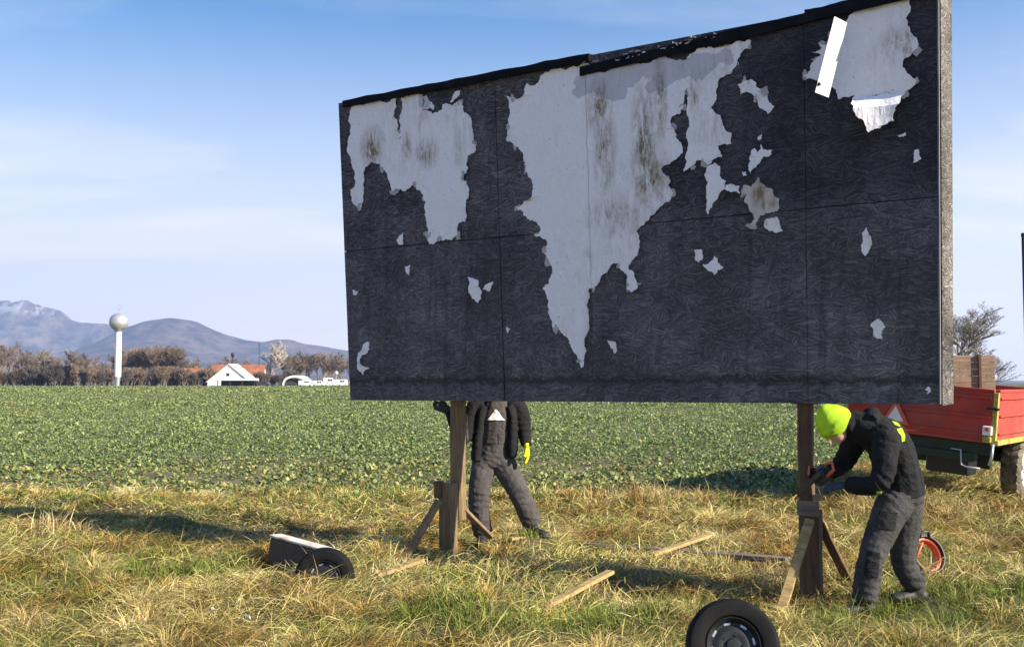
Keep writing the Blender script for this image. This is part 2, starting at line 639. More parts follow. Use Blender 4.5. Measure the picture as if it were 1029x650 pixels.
def s_of(px, py):
    p = on_board(px, py)
    return min(range(2001), key=lambda k: (bil(k / 2000, (p.z - CB[0].z) / (CB[3].z - CB[0].z)) - p).length) / 2000


JS = [0.0, s_of(421, 300), s_of(502.5, 250), s_of(592, 250), s_of(810, 230), 1.0]
GAP = [0, .0003, .0008, .0003, .0004, 0]
TM = .499
TH = .20                                            # depth of the whole board
JIT = random.Random(3)
for row, (t0, t1) in enumerate(((0.0, TM), (TM, 1.0))):
    for k in range(5):
        bm = bmesh.new()
        s0, s1 = JS[k] + GAP[k], JS[k + 1] - GAP[k + 1]
        a0, a1 = t0 + (.0012 if row else 0), t1 - (0 if row else .0012)
        of = JIT.uniform(-.003, .003) + (.006 if (k == 4 and row == 0) else 0)
        N = 8
        fr = [[bm.verts.new(bil(s0 + (s1 - s0) * i / N, a0 + (a1 - a0) * j / N, of + .004 * noise.noise((k * 7.1 + i * .5, row * 3.7 + j * .5, 2)))) for i in range(N + 1)] for j in range(N + 1)]
        for j in range(N):
            for i in range(N):
                bm.faces.new((fr[j][i], fr[j][i + 1], fr[j + 1][i + 1], fr[j + 1][i]))
        bound = [e for e in bm.edges if e.is_boundary]
        ex = bmesh.ops.extrude_edge_only(bm, edges=bound)
        bmesh.ops.translate(bm, vec=-NFL * .022, verts=[v for v in ex['geom'] if isinstance(v, bmesh.types.BMVert)])
        bmesh.ops.recalc_face_normals(bm, faces=bm.faces)
        from_bm('panel', bm, MAT['osb_dark'], bill)

# frame behind the face, back panels and the two ends
for tt in (.04, .5, .955):
    bm = bmesh.new()
    beam(bm, bil(.012, tt, -.075), bil(.988, tt, -.075), .09, .10, up=(0, 0, 1))
    from_bm('frame_beam', bm, MAT['post_dark'], bill)
for row in (0, 1):
    for k in range(3):
        bm = bmesh.new()
        q = [bil(k / 3 + .0015, row * .5 + .002, -TH), bil((k + 1) / 3 - .0015, row * .5 + .002, -TH), bil((k + 1) / 3 - .0015, row * .5 + .498, -TH), bil(k / 3 + .0015, row * .5 + .498, -TH)]
        va = [bm.verts.new(p) for p in q]
        vb = [bm.verts.new(p - NFL * .02) for p in q]
        bm.faces.new(va)
        bm.faces.new(vb[::-1])
        for i in range(4):
            bm.faces.new((va[i], vb[i], vb[(i + 1) % 4], va[(i + 1) % 4]))
        bmesh.ops.recalc_face_normals(bm, faces=bm.faces)
        from_bm('back_panel', bm, MAT['osb_dark'], bill)


def slab(name, corners, off, m):
    """quad of four points thickened along off"""
    bm = bmesh.new()
    va = [bm.verts.new(Vector(p)) for p in corners]
    vb = [bm.verts.new(Vector(p) + off) for p in corners]
    bm.faces.new(va)
    bm.faces.new(vb[::-1])
    for i in range(4):
        bm.faces.new((va[i], vb[i], vb[(i + 1) % 4], va[(i + 1) % 4]))
    bmesh.ops.recalc_face_normals(bm, faces=bm.faces)
    return from_bm(name, bm, m, bill)


X = Vector((1, 0, 0))
e1 = slab('end_panel', [bil(1, -.004, -.030) + X * .002, bil(1, -.004, -TH - .03) + X * .05, bil(1, 1.0, -TH - .03) + X * .05, bil(1, 1.0, -.030) + X * .002], X * .02, MAT['osb_light'])
tag(e1, 'pale weathered strand board closing the right end')
slab('end_panel', [bil(0, 0, -.03), bil(0, 0, -TH), bil(0, 1, -TH), bil(0, 1, -.03)], -X * .0 + Vector((.018, 0, 0)), MAT['osb_dark'])
# thin pale lath at the face's right edge
slab('edge_trim', [bil(1, 0, -.02) + X * .001, bil(1, 1, -.02) + X * .001, bil(1, 1, .012) + X * .001, bil(1, 0, .012) + X * .001], X * .012, wood('grey_lath', (.17, .16, .17), 2))
# cap boards on top, each covered with tar paper
for (pa, pb, hgt, outw, nm) in (((347, 102), (594, 55), .078, .05, 'cap_board'), ((584, 68), (812, 13.5), .095, .035, 'cap_board'), ((810, 12), (952, -22), .11, .045, 'cap_board')):
    a, b = on_board(*pa), on_board(*pb)
    bm = bmesh.new()
    n = 26
    rings = []
    for i in range(n + 1):
        p = a.lerp(b, i / n)
        w = noise.noise((p.x * 4, hgt * 50, 1.1)) * .009 + noise.noise((p.x * 14, hgt * 50, 5)) * .005
        u0 = p + NFL * (outw + w) + EV * 0
        zdir = Vector((0, 0, 1))
        rings.append([bm.verts.new(v) for v in (u0 - zdir * (hgt * .9 + w * 1.5), u0 + zdir * w, u0 - NFL * (TH + .12) + zdir * (w + .02), u0 - NFL * (TH + .12) - zdir * .06, p - NFL * .02 - zdir * .06, p - NFL * -.012 - zdir * (hgt * .9))])
    for i in range(n):
        for k in range(6):
            bm.faces.new((rings[i][k], rings[i][(k + 1) % 6], rings[i + 1][(k + 1) % 6], rings[i + 1][k]))
    bm.faces.new(rings[0])
    bm.faces.new(rings[-1][::-1])
    bmesh.ops.recalc_face_normals(bm, faces=bm.faces)
    from_bm(nm, bm, MAT['tar'], bill)
# crumpled bright foil edge along the middle cap board
bm = bmesh.new()
rf = random.Random(5)
for k in range(46):
    s = rf.random() ** 1.1
    p = on_board(586 + s * 135, 63.5 - s * 31 + rf.uniform(-1.5, 5), .052 + rf.uniform(0, .01))
    r = rf.uniform(.006, .02)
    vs = [bm.verts.new(p + Vector((rf.uniform(-1, 1) * r * 1.8, rf.uniform(-.4, .4) * r, rf.uniform(-.7, .7) * r))) for _ in range(4)]
    for tri in ((0, 1, 2), (0, 2, 3), (0, 1, 3), (1, 2, 3)):
        bm.faces.new([vs[i] for i in tri])
fo = from_bm('foil_edge', bm, MAT['steel'], bill)
fo['kind'] = 'stuff'

def blob(px, py, rx, rz, a=1.0):
    q = on_board(px, py)
    return (q.x, q.z, rx, rz, a)


MAT['paper'] = paper('torn_poster_paper', (.87, .84, .85), 1.0,
                     [blob(375, 148, .16, .22), blob(409, 148, .07, .14, .8), blob(430, 155, .14, .16, .7), blob(462, 150, .08, .18, .6), blob(602, 110, .13, .26), blob(608, 150, .12, .45, .8), blob(648, 140, .12, .5, 1.0), blob(664, 100, .07, .4, .9), blob(655, 180, .2, .3, .8), blob(700, 95, .06, .2, .7), blob(620, 215, .3, .2, .55), blob(905, 45, .16, .16, .5)],
                     [blob(620, 78, .5, .22), blob(690, 68, .5, .16), blob(427, 100, .1, .12)])
MAT['paper_rust'] = paper('rust_stained_paper', (.60, .52, .48), 1.0, [blob(765, 195, .09, .11), blob(772, 205, .08, .06)])

MAT['paper_under'] = paper('older_poster_layer', (.42, .39, .37), 1.0)

# torn paper: outlines traced on the photograph, laid on the face as thin sheets
PAPER = {
    'A': (340, 80, 3.61, [(48, 105), (75, 92), (140, 80), (216, 68), (220, 195), (225, 200), (229, 68), (305, 55), (310, 112), (345, 125), (378, 110), (382, 92), (400, 90), (420, 95), (440, 80), (448, 85), (455, 118), (475, 130), (485, 150), (488, 180), (492, 205), (500, 240), (495, 265), (470, 280), (468, 300), (475, 325), (470, 340), (445, 358), (468, 370), (478, 395), (475, 430), (465, 460), (468, 500), (462, 515), (440, 520), (438, 560), (420, 575), (400, 582), (378, 585), (375, 568), (355, 590), (332, 598), (325, 580), (322, 530), (318, 480), (318, 440), (312, 420), (300, 405), (285, 400), (280, 378), (262, 395), (240, 405), (220, 398), (200, 405), (192, 390), (185, 365), (170, 330), (160, 318), (145, 305), (110, 312), (100, 320), (98, 350), (95, 395), (92, 430), (88, 460), (75, 465), (60, 455), (50, 440), (45, 400), (62, 390), (65, 370), (58, 330), (48, 305), (42, 270), (45, 200)]),
    'A2': (340, 80, 3.61, [(308, 62), (322, 58), (332, 78), (350, 96), (346, 112), (312, 108)]),
    'A3': (340, 80, 3.61, [(408, 82), (438, 42), (445, 40), (440, 58), (425, 72), (414, 86)]),
    'C': (670, 70, 3.093, [(125, 310), (150, 290), (165, 300), (165, 330), (185, 345), (185, 370), (165, 385), (150, 410), (140, 430), (130, 450), (125, 420), (125, 380), (130, 350), (120, 330)]),
    'C2': (670, 70, 3.093, [(186, 360), (228, 362), (230, 386), (205, 382), (187, 376)]),
    'D': (670, 70, 3.093, [(222, 50), (245, 35), (275, 38), (290, 60), (305, 70), (315, 95), (335, 115), (315, 140), (300, 125), (285, 110), (275, 85), (255, 72), (230, 78)]),
    'E': (670, 70, 3.093, [(262, 325), (255, 300), (260, 270), (275, 245), (282, 260), (295, 232), (300, 250), (330, 250), (325, 265), (300, 272), (285, 295), (270, 310)]),
    'E2': (670, 70, 3.093, [(285, 215), (298, 202), (298, 215), (290, 222)]),
    'E3': (670, 70, 3.093, [(236, 318), (248, 318), (250, 330), (240, 332)]),
    'G': (670, 70, 3.093, [(310, 465), (345, 458), (362, 500), (340, 508), (305, 490)]),
    'H': (670, 70, 3.093, [(85, 560), (108, 558), (112, 590), (100, 600), (88, 585)]),
    'I': (670, 70, 3.093, [(112, 605), (150, 578), (160, 600), (178, 615), (160, 622), (148, 638), (125, 620)]),
    'R2': (795, 0, 3.827, [(405, 520), (440, 510), (442, 520), (415, 528)]),
    'R3': (795, 0, 3.827, [(475, 580), (490, 575), (502, 610), (480, 625), (470, 628)]),
    'S1': (640, 200, 2.956, [(670, 105), (685, 85), (698, 120), (692, 150), (680, 170), (668, 155)]),
    'S2': (640, 200, 2.956, [(695, 375), (715, 355), (740, 380), (730, 415), (715, 415)]),
    'S3': (640, 200, 2.956, [(856, 566), (866, 556), (874, 572), (862, 580), (868, 570)]),
    'L1': (330, 220, 3.25, [(100, 440), (135, 400), (135, 425), (115, 445), (112, 475), (135, 485), (115, 510), (100, 490)]),
    'L2': (330, 220, 3.25, [(455, 190), (490, 200), (505, 240), (490, 275), (470, 260), (462, 215)]),
    'L3': (330, 220, 3.25, [(250, 155), (268, 150), (268, 185), (258, 180)]),
    'L4': (330, 220, 3.25, [(525, 210), (540, 205), (530, 235), (505, 230)]),
    'L5': (330, 220, 3.25, [(915, 395), (940, 400), (945, 430), (935, 440)]),
    'L6': (330, 220, 3.25, [(222, 70), (245, 45), (248, 80), (235, 85)]),
    'L7': (330, 220, 3.25, [(82, 230), (100, 235), (95, 250), (85, 248)]),
    'L8': (330, 220, 3.25, [(583, 352), (599, 358), (590, 374)]),
}


def cropped(ox, oy, sc, pts):
    return [(ox + a / sc, oy + b / sc) for a, b in pts]


PB = cropped(490, 60, 3.61, [(366, 14), (330, 28), (300, 30), (255, 35), (215, 45), (195, 60), (185, 85), (165, 95), (145, 88), (138, 115), (120, 142), (100, 140), (65, 130), (80, 145), (82, 180), (80, 210), (75, 260), (68, 290), (85, 300), (105, 318), (130, 340), (138, 375), (140, 400), (150, 425), (165, 440), (168, 470), (165, 500), (135, 515), (105, 535), (125, 545), (150, 580), (180, 590), (195, 610), (190, 625), (180, 635)])
PB += cropped(530, 210, 4.064, [(30, 105), (55, 112), (78, 125), (82, 150), (65, 180), (85, 200), (95, 225), (100, 270), (90, 305), (68, 325), (80, 350), (88, 400), (98, 450), (105, 480), (130, 492), (160, 520), (180, 560), (205, 600), (215, 630), (222, 648), (228, 645), (235, 610), (245, 580), (250, 500), (250, 420), (252, 325), (275, 322), (300, 300), (305, 275), (330, 255), (345, 230), (375, 225), (395, 255), (410, 285), (412, 330), (430, 342), (448, 330), (450, 300), (440, 265), (415, 245), (435, 205), (460, 165), (465, 135), (460, 110), (448, 90), (465, 70), (490, 50)])
PB += cropped(580, 40, 3.611, [(268, 640), (300, 610), (335, 590), (350, 560), (335, 530), (345, 515), (320, 490), (308, 470), (320, 455), (350, 440), (375, 425), (385, 400), (370, 370), (350, 320), (340, 295), (350, 278), (375, 270), (385, 250), (395, 200), (402, 175), (404, 210), (400, 270), (402, 330), (405, 380), (400, 440), (390, 480), (410, 465), (435, 440), (460, 440), (475, 455), (500, 435), (530, 425), (515, 400), (510, 385), (560, 380), (562, 340), (535, 318), (525, 285), (500, 265), (485, 250), (500, 230), (505, 190), (515, 150), (540, 130), (560, 125), (580, 95), (595, 55), (625, 25), (632, 5), (540, 25), (430, 48), (300, 68), (180, 85), (60, 98)])
PR = cropped(795, 0, 3.827, [(210, 110), (215, 85), (235, 55), (265, 35), (330, 25), (380, 10), (420, 5), (455, -25), (458, 50), (445, 70), (450, 100), (470, 140), (488, 190), (470, 205), (440, 225), (430, 250), (440, 270), (460, 295), (485, 315), (465, 340), (440, 355), (430, 372), (340, 366), (248, 368), (225, 375), (180, 382), (172, 345), (130, 320), (95, 312), (60, 305), (50, 293), (75, 275), (90, 235), (115, 215), (85, 205), (122, 188), (108, 165), (135, 175), (150, 150), (180, 120)])
PR_FLAP = cropped(795, 0, 3.827, [(246, 364), (340, 362), (432, 368), (428, 392), (410, 420), (405, 475), (370, 490), (335, 505), (315, 520), (305, 500), (280, 470), (262, 445), (246, 410)])
PF = cropped(670, 70, 3.093, [(240, 360), (265, 365), (280, 345), (300, 355), (325, 370), (350, 400), (352, 430), (335, 445), (310, 445), (290, 455), (280, 475), (270, 490), (262, 485), (275, 465), (260, 440), (245, 415), (250, 390), (235, 380)])


def jag(pts, rr, amp=.15, stop=.011):
    out = []

    def rec(a, b):
        L = (b - a).length
        if L < stop:
            return
        m = (a + b) / 2 + Vector((-(b - a).y, (b - a).x)) * rr.uniform(-amp, amp)
        rec(a, m)
        out.append(m)
        rec(m, b)
    for i, p in enumerate(pts):
        out.append(p)
        rec(p, pts[(i + 1) % len(pts)])
    return out


def paper_sheet(pix, seed, off=.008, m='paper', name='torn_paper', clip=None, curl=None, amp=.19, step=.07):
    rr = random.Random(seed)
    pts2 = []
    for q in pix:
        p = on_board(*q)
        pts2.append(Vector((p.x, p.z)))
    pts2 = jag(pts2, rr, amp)
    if len(pts2) < 3:
        return
    tris = tessellate_polygon([[Vector((p.x, p.y, 0)) for p in pts2]])
    bm = bmesh.new()
    vs = [bm.verts.new((p.x, 0, p.y)) for p in pts2]
    for tr in tris:
        try:
            bm.faces.new([vs[i] for i in tr])
        except ValueError:
            pass
    for ax, nrm in ((0, (1, 0, 0)), (2, (0, 0, 1))):
        lo = min(v.co[ax] for v in bm.verts)
        hi = max(v.co[ax] for v in bm.verts)
        c = lo + step
        while c < hi:
            co = [0, 0, 0]
            co[ax] = c
            bmesh.ops.bisect_plane(bm, geom=bm.verts[:] + bm.edges[:] + bm.faces[:], plane_co=co, plane_no=nrm)
            c += step
    if clip:
        x0, inner = clip
        bmesh.ops.bisect_plane(bm, geom=bm.verts[:] + bm.edges[:] + bm.faces[:], plane_co=(x0, 0, 0), plane_no=(1, 0, 0), clear_inner=inner, clear_outer=not inner)
    lim = {v for e in bm.edges if e.is_boundary for v in e.verts}
    z0 = CB[0].z
    for v in bm.verts:
        x, z = v.co.x, v.co.z
        o = off + .005 * noise.noise((x * 5, z * 2, seed)) + .0015 * noise.noise((x * 13, z * 9, seed))
        if v in lim:
            o += max(0, noise.noise((x * 7, z * 7, seed + 3))) * .034
        if curl:
            o += curl(x, z)
        v.co.y = -math.tan(LEAN) * (z - z0)
        v.co += NFL * o
    bound = [e for e in bm.edges if e.is_boundary]
    ex = bmesh.ops.extrude_edge_only(bm, edges=bound)
    bmesh.ops.translate(bm, vec=-NFL * (.0035 if curl or m == 'paper_rust' else .006), verts=[v for v in ex['geom'] if isinstance(v, bmesh.types.BMVert)])
    for f in bm.faces:
        f.smooth = True
    bmesh.ops.recalc_face_normals(bm, faces=bm.faces)
    for f in bm.faces:
        if f.normal.dot(NFL) < -.5:
            f.normal_flip()
    ob = from_bm(name, bm, MAT[m], bill)
    ob.data.set_sharp_from_angle(angle=R(40))
    return ob


for i, (key, (ox, oy, sc, pts)) in enumerate(PAPER.items()):
    paper_sheet(cropped(ox, oy, sc, pts), 20 + i, off=.009)
rs_ = random.Random(44)
for q_, cnt in ((cropped(*PAPER['A']), 14), (PB, 30), (PR, 12), (PF, 4), (cropped(*PAPER['D']), 4)):
    for _ in range(cnt):                              # older layers left along the torn edges
        i_ = rs_.randrange(len(q_) - 1)
        t_ = rs_.random()
        cx_ = q_[i_][0] * (1 - t_) + q_[i_ + 1][0] * t_
        cy_ = q_[i_][1] * (1 - t_) + q_[i_ + 1][1] * t_
        if cy_ < 122 - .19 * (cx_ - 340):
            continue
        rx_, ry_ = rs_.uniform(2.0, 5.5), rs_.uniform(2.0, 6.5)
        ph = rs_.uniform(0, 6.28)
        paper_sheet([(cx_ + rx_ * math.cos(ph + k_ * .9) * rs_.uniform(.5, 1.2), cy_ + ry_ * math.sin(ph + k_ * .9) * rs_.uniform(.5, 1.2)) for k_ in range(7)], rs_.randrange(999), off=.0068, m='paper_under', name='older_layer', amp=.2)
seam = on_board(592.5, 200).x
paper_sheet(PB, 3, off=.010, clip=(seam - .003, False))
paper_sheet(PB, 3, off=.014, clip=(seam + .003, True))
tag(paper_sheet(PF, 5, off=.011, m='paper_rust'), 'scrap of paper stained rusty brown')
paper_sheet(PR, 6, off=.011)
fx1 = on_board(902, 110).x
fx0 = on_board(859, 110).x
fz1 = on_board(880, 95).z


def flap_curl(x, z):
    s = min(1, max(0, (fx1 - x) / (fx1 - fx0)))
    d = min(1, max(0, (fz1 - z) / .12))
    return (.11 * s ** 1.5 + .075) * d


tag(paper_sheet(PR_FLAP, 8, off=.012, curl=flap_curl, step=.02, name='paper_flap'), 'paper corner peeling away and catching the sun')
# little bright curls at the torn edge
for (px, py, r) in ((717, 77, .022), (733, 72, .02), (742, 65, .014), (754, 45, .012), (860, 113, .016)):
    p = on_board(px, py, .02)
    bm = bmesh.new()
    pr = []
    for i in range(5):
        a = i / 4 * 1.6
        pr.append([bm.verts.new(p + Vector((math.sin(a) * r * .8, -.012 - (1 - math.cos(a)) * r, sg * r * (.9 - .15 * i)))) for sg in (-1, 1)])
    for i in range(4):
        bm.faces.new((pr[i][0], pr[i][1], pr[i + 1][1], pr[i + 1][0]))
    from_bm('paper_curl', bm, MAT['white'], bill, True)

# loose white sheet-metal strip turned out towards the sun
P = [on_board(838.5, 17, .23), on_board(850.5, 23, .14), on_board(832, 98, .14), on_board(819, 93, .23)]
st = slab('loose_strip', P, Vector((.004, .006, 0)), MAT['pale_metal'])
tag(st, 'bright white strip hanging loose')
bm = bmesh.new()
lathe(bm, [(0.0, .004), (.012, .004), (.014, 0), (.014, -.05)], 10, Matrix.Translation(P[3].lerp(P[1], .12) + NFL * .004) @ NFL.to_track_quat('Z', 'Y').to_matrix().to_4x4())
from_bm('nail', bm, MAT['rim_dark'], bill)

# posts, sleeves and braces
PXL = on_board(453.5, 398).x
PXR = on_board(805, 398).x


def to_bill(p):
    return BM_INV @ Vector(p)


def rough_post(name, x, y, z0, z1, w, d, m, parent=None, seed=0, lean=0.0):
    bm = bmesh.new()
    n = 14
    rings = []
    for i in range(n + 1):
        z = z0 + (z1 - z0) * i / n
        k = 1 + .05 * noise.noise((seed, z * 2, 0))
        xx = x + .012 * noise.noise((seed + 5, z * 1.3, 0)) + lean * (z - z0)
        b = .018
        cs = [(-w / 2 + b, -d / 2), (w / 2 - b, -d / 2), (w / 2, -d / 2 + b), (w / 2, d / 2 - b), (w / 2 - b, d / 2), (-w / 2 + b, d / 2), (-w / 2, d / 2 - b), (-w / 2, -d / 2 + b)]
        rings.append([bm.verts.new((xx + a * k, y + c * k, z)) for a, c in cs])
    for i in range(n):
        for k in range(8):
            bm.faces.new((rings[i][k], rings[i][(k + 1) % 8], rings[i + 1][(k + 1) % 8], rings[i + 1][k]))
    bm.faces.new(rings[0][::-1])
    bm.faces.new(rings[-1])
    return from_bm(name, bm, m, parent or bill)


rough_post('post', PXL, .12, .35, 4.55, .135, .12, MAT['post'], seed=1)
rough_post('post', PXR, .12, .30, 4.55, .115, .11, MAT['post_dark'], seed=2)
rough_post('post_stub', PXL - .03, .0, -.25, .72, .165, .13, MAT['post'], seed=3)
rough_post('post_stub', PXR + .06, .0, -.25, .70, .165, .13, MAT['post_dark'], seed=4)


def board_beam(name, a, b, w, h, m, up=(0, 0, 1), bev=.004):
    bm = bmesh.new()
    beam(bm, to_bill(a), to_bill(b), w, h, up, bev)
    return from_bm(name, bm, m, bill)


pl = bill.matrix_basis
yl = (Matrix.Translation(ORG) @ Matrix.Rotation(-BOARD_A, 4, 'Z') @ Vector((PXL, 0, 0))).y
yr = (Matrix.Translation(ORG) @ Matrix.Rotation(-BOARD_A, 4, 'Z') @ Vector((PXR, 0, 0))).y
# sleeve blocks that clamp post to stub
bm = bmesh.new()
box(bm, (PXR + .065, -.085, .72), (.17, .035, .12), bevel=.004)
from_bm('clamp_block', bm, MAT['plank_grey'], bill)
bm = bmesh.new()
box(bm, (PXR + .115, .02, .80), (.06, .10, .045), bevel=.004)
from_bm('clamp_block', bm, MAT['crate'], bill)
bm = bmesh.new()
box(bm, (PXL - .10, -.07, .66), (.075, .07, .17), bevel=.004)
from_bm('clamp_block', bm, MAT['post_dark'], bill)
b1 = board_beam('brace', at(814, 522, yr - .18), at(782, 622, yr - .55), .075, .035, MAT['plank'], up=(0, 1, .3))
tag(b1, 'split plank leaning bright in the sun')
board_beam('brace', at(823, 524, yr + .05), at(852, 582, yr + .25), .07, .045, MAT['post_dark'], up=(0, 1, 0))
board_beam('brace', at(820, 508, yr - .07), at(821, 528, yr - .07), .02, .025, MAT['plank'], up=(0, 1, 0))
board_beam('brace', at(441, 503, yl - .1), at(404, 566, yl - .35), .07, .045, MAT['post'], up=(0, 1, 0))
board_beam('brace', at(462, 508, yl + .08), at(494, 540, yl + .28), .06, .04, MAT['post'], up=(0, 1, 0))
for (px, w) in ((PXL, .34), (PXR, .22)):
    bm = bmesh.new()
    box(bm, (px - .05 if w > .3 else px, .14, 1.585), (w, .14, .07), bevel=.004)
    from_bm('bearer', bm, MAT['post_dark'], bill)


# ------------------------------------------------------------------ trailer
TC = at(993, 442, 13.5)                         # lower rear right corner of the body
TA = R(40)
rearL = Vector((-math.cos(TA), math.sin(TA), 0))
ROLL = R(5.5)
tz0 = gz(TC.x, TC.y)
trl = thing('farm_trailer', (TC.x, TC.y, tz0), 'red drop side farm trailer with dark green chassis parked behind the billboard', 'trailer')
Lx = -rearL                                      # local x to the right of the rear
Ly = Vector((math.sin(TA), math.cos(TA), 0))     # forward
rot = Matrix((Lx, Ly, Vector((0, 0, 1)))).transposed()
rot = rot @ Matrix.Rotation(ROLL, 3, 'Y')
trl.rotation_euler = rot.to_euler()
BZ = TC.z - tz0                                  # body floor height
TW, TL, TS = 2.1, 4.0, .64                       # width, length, side height


def tpart(name, m, boxes, bev=.006, parent=None):
    bm = bmesh.new()
    for c, s in boxes:
        box(bm, c, s, bevel=bev)
    return from_bm(name, bm, m, parent or trl)


# rear right lower corner of the body is local (0,0,BZ); body extends to x=-TW, y=+TL
rear = tpart('rear_board', MAT['red'], [((-TW / 2, .02, BZ + TS / 2), (TW - .12, .04, TS))])
for zz_ in (.06, .3, .56):
    tpart('rib', MAT['red'], [((-TW / 2, -.012, BZ + zz_), (TW - .16, .022, .035))], .004, rear)
sd = tpart('side_board', MAT['red'], [((-.02, TL / 2, BZ + TS / 2), (.04, TL - .12, TS))])
for zz_ in (.08, .32, .56):
    tpart('rib', MAT['red'], [((.012, TL / 2, BZ + zz_), (.022, TL - .2, .03))], .004, sd)
tpart('side_board', MAT['red'], [((-TW + .02, TL / 2, BZ + TS / 2), (.04, TL - .12, TS))])
tpart('front_board', MAT['red'], [((-TW / 2, TL - .02, BZ + TS / 2), (TW - .12, .04, TS))])
tpart('top_rail', MAT['red'], [((-.025, TL / 2, BZ + TS + .02), (.07, TL - .1, .04))])
tpart('top_rail', MAT['red'], [((-TW / 2, .025, BZ + TS + .02), (TW - .1, .07, .04))])
tpart('floor', MAT['red'], [((-TW / 2, TL / 2, BZ - .03), (TW, TL, .05))])
for (cx_, cy_) in ((-.03, .03), (-TW + .03, .03), (-.03, TL - .03), (-TW + .03, TL - .03)):
    tpart('corner_post', MAT['yellow_paint'], [((cx_, cy_, BZ + TS / 2 - .04), (.065, .065, TS + .08))])
tpart('side_rail', MAT['yellow_paint'], [((.012, TL / 2, BZ - .035), (.05, TL, .07))])
tpart('chassis_beam', MAT['green_paint'], [((-TW / 2, .12, BZ - .14), (TW - .1, .12, .15))])
tpart('chassis_beam', MAT['green_paint'], [((-.55, TL / 2, BZ - .2), (.1, TL - .1, .16))])
tpart('chassis_beam', MAT['green_paint'], [((-TW + .55, TL / 2, BZ - .2), (.1, TL - .1, .16))])
tpart('underbody_blocker', MAT['green_paint'], [((-TW / 2, 1.3, BZ - .36), (TW - .7, .12, .34))])  # added dark frames that block the view below the body and darken it
tpart('underbody_blocker', MAT['green_paint'], [((-TW / 2, 2.7, BZ - .36), (TW - .7, .12, .34))])
tpart('filler_box', MAT['black'], [((-.75, .75, BZ - .42), (.6, .4, .34))], .02)  # added dark box, there to fill the underside with shade
tpart('bumper', MAT['green_paint'], [((-TW / 2, .05, BZ - .27), (TW - .5, .05, .11))])
lt = tpart('tail_light', MAT['white'], [((-.10, -.035, BZ + .12), (.12, .05, .13))], .012)
tpart('lens', MAT['coral'], [((-.10, -.064, BZ + .14), (.05, .012, .05))], .003, lt)
tpart('tail_light', MAT['yellow_paint'], [((-.10, -.03, BZ - .0), (.11, .05, .08))], .012)
tpart('latch', MAT['black'], [((-.05, -.02, BZ + .42), (.16, .06, .03))])
bm = bmesh.new()
tube(bm, [(-.02, -.03, BZ - .05), (-.02, -.04, BZ - .22), (-.05, -.04, BZ - .34)], [.018, .02, .016], 8)
from_bm('chain', bm, MAT['steel'], trl, True)
bm = bmesh.new()
tube(bm, [(-.55, -.02, BZ - .18), (-.42, -.03, BZ - .18), (-.40, -.03, BZ - .38), (-.33, -.03, BZ - .40), (-.16, -.03, BZ - .40)], [.012] * 5, 8)
from_bm('hook', bm, MAT['steel'], trl, True)


def prism_tri(name, c, r, th, m, parent, zup=0):
    bm = bmesh.new()
    a = [bm.verts.new((c[0] + r * math.sin(k * 2 * math.pi / 3), c[1], c[2] + r * math.cos(k * 2 * math.pi / 3))) for k in range(3)]
    b = [bm.verts.new(v.co + Vector((0, -th, 0))) for v in a]
    bm.faces.new(a)
    bm.faces.new(b[::-1])
    for i in range(3):
        bm.faces.new((a[i], a[(i + 1) % 3], b[(i + 1) % 3], b[i]))
    bmesh.ops.recalc_face_normals(bm, faces=bm.faces)
    return from_bm(name, bm, m, parent)


txl = -1.33
tg = prism_tri('warning_triangle', (txl, -.03, BZ + .18), .23, .012, MAT['coral'], trl)
prism_tri('reflector', (txl, -.045, BZ + .18), .14, .008, MAT['white'], tg)


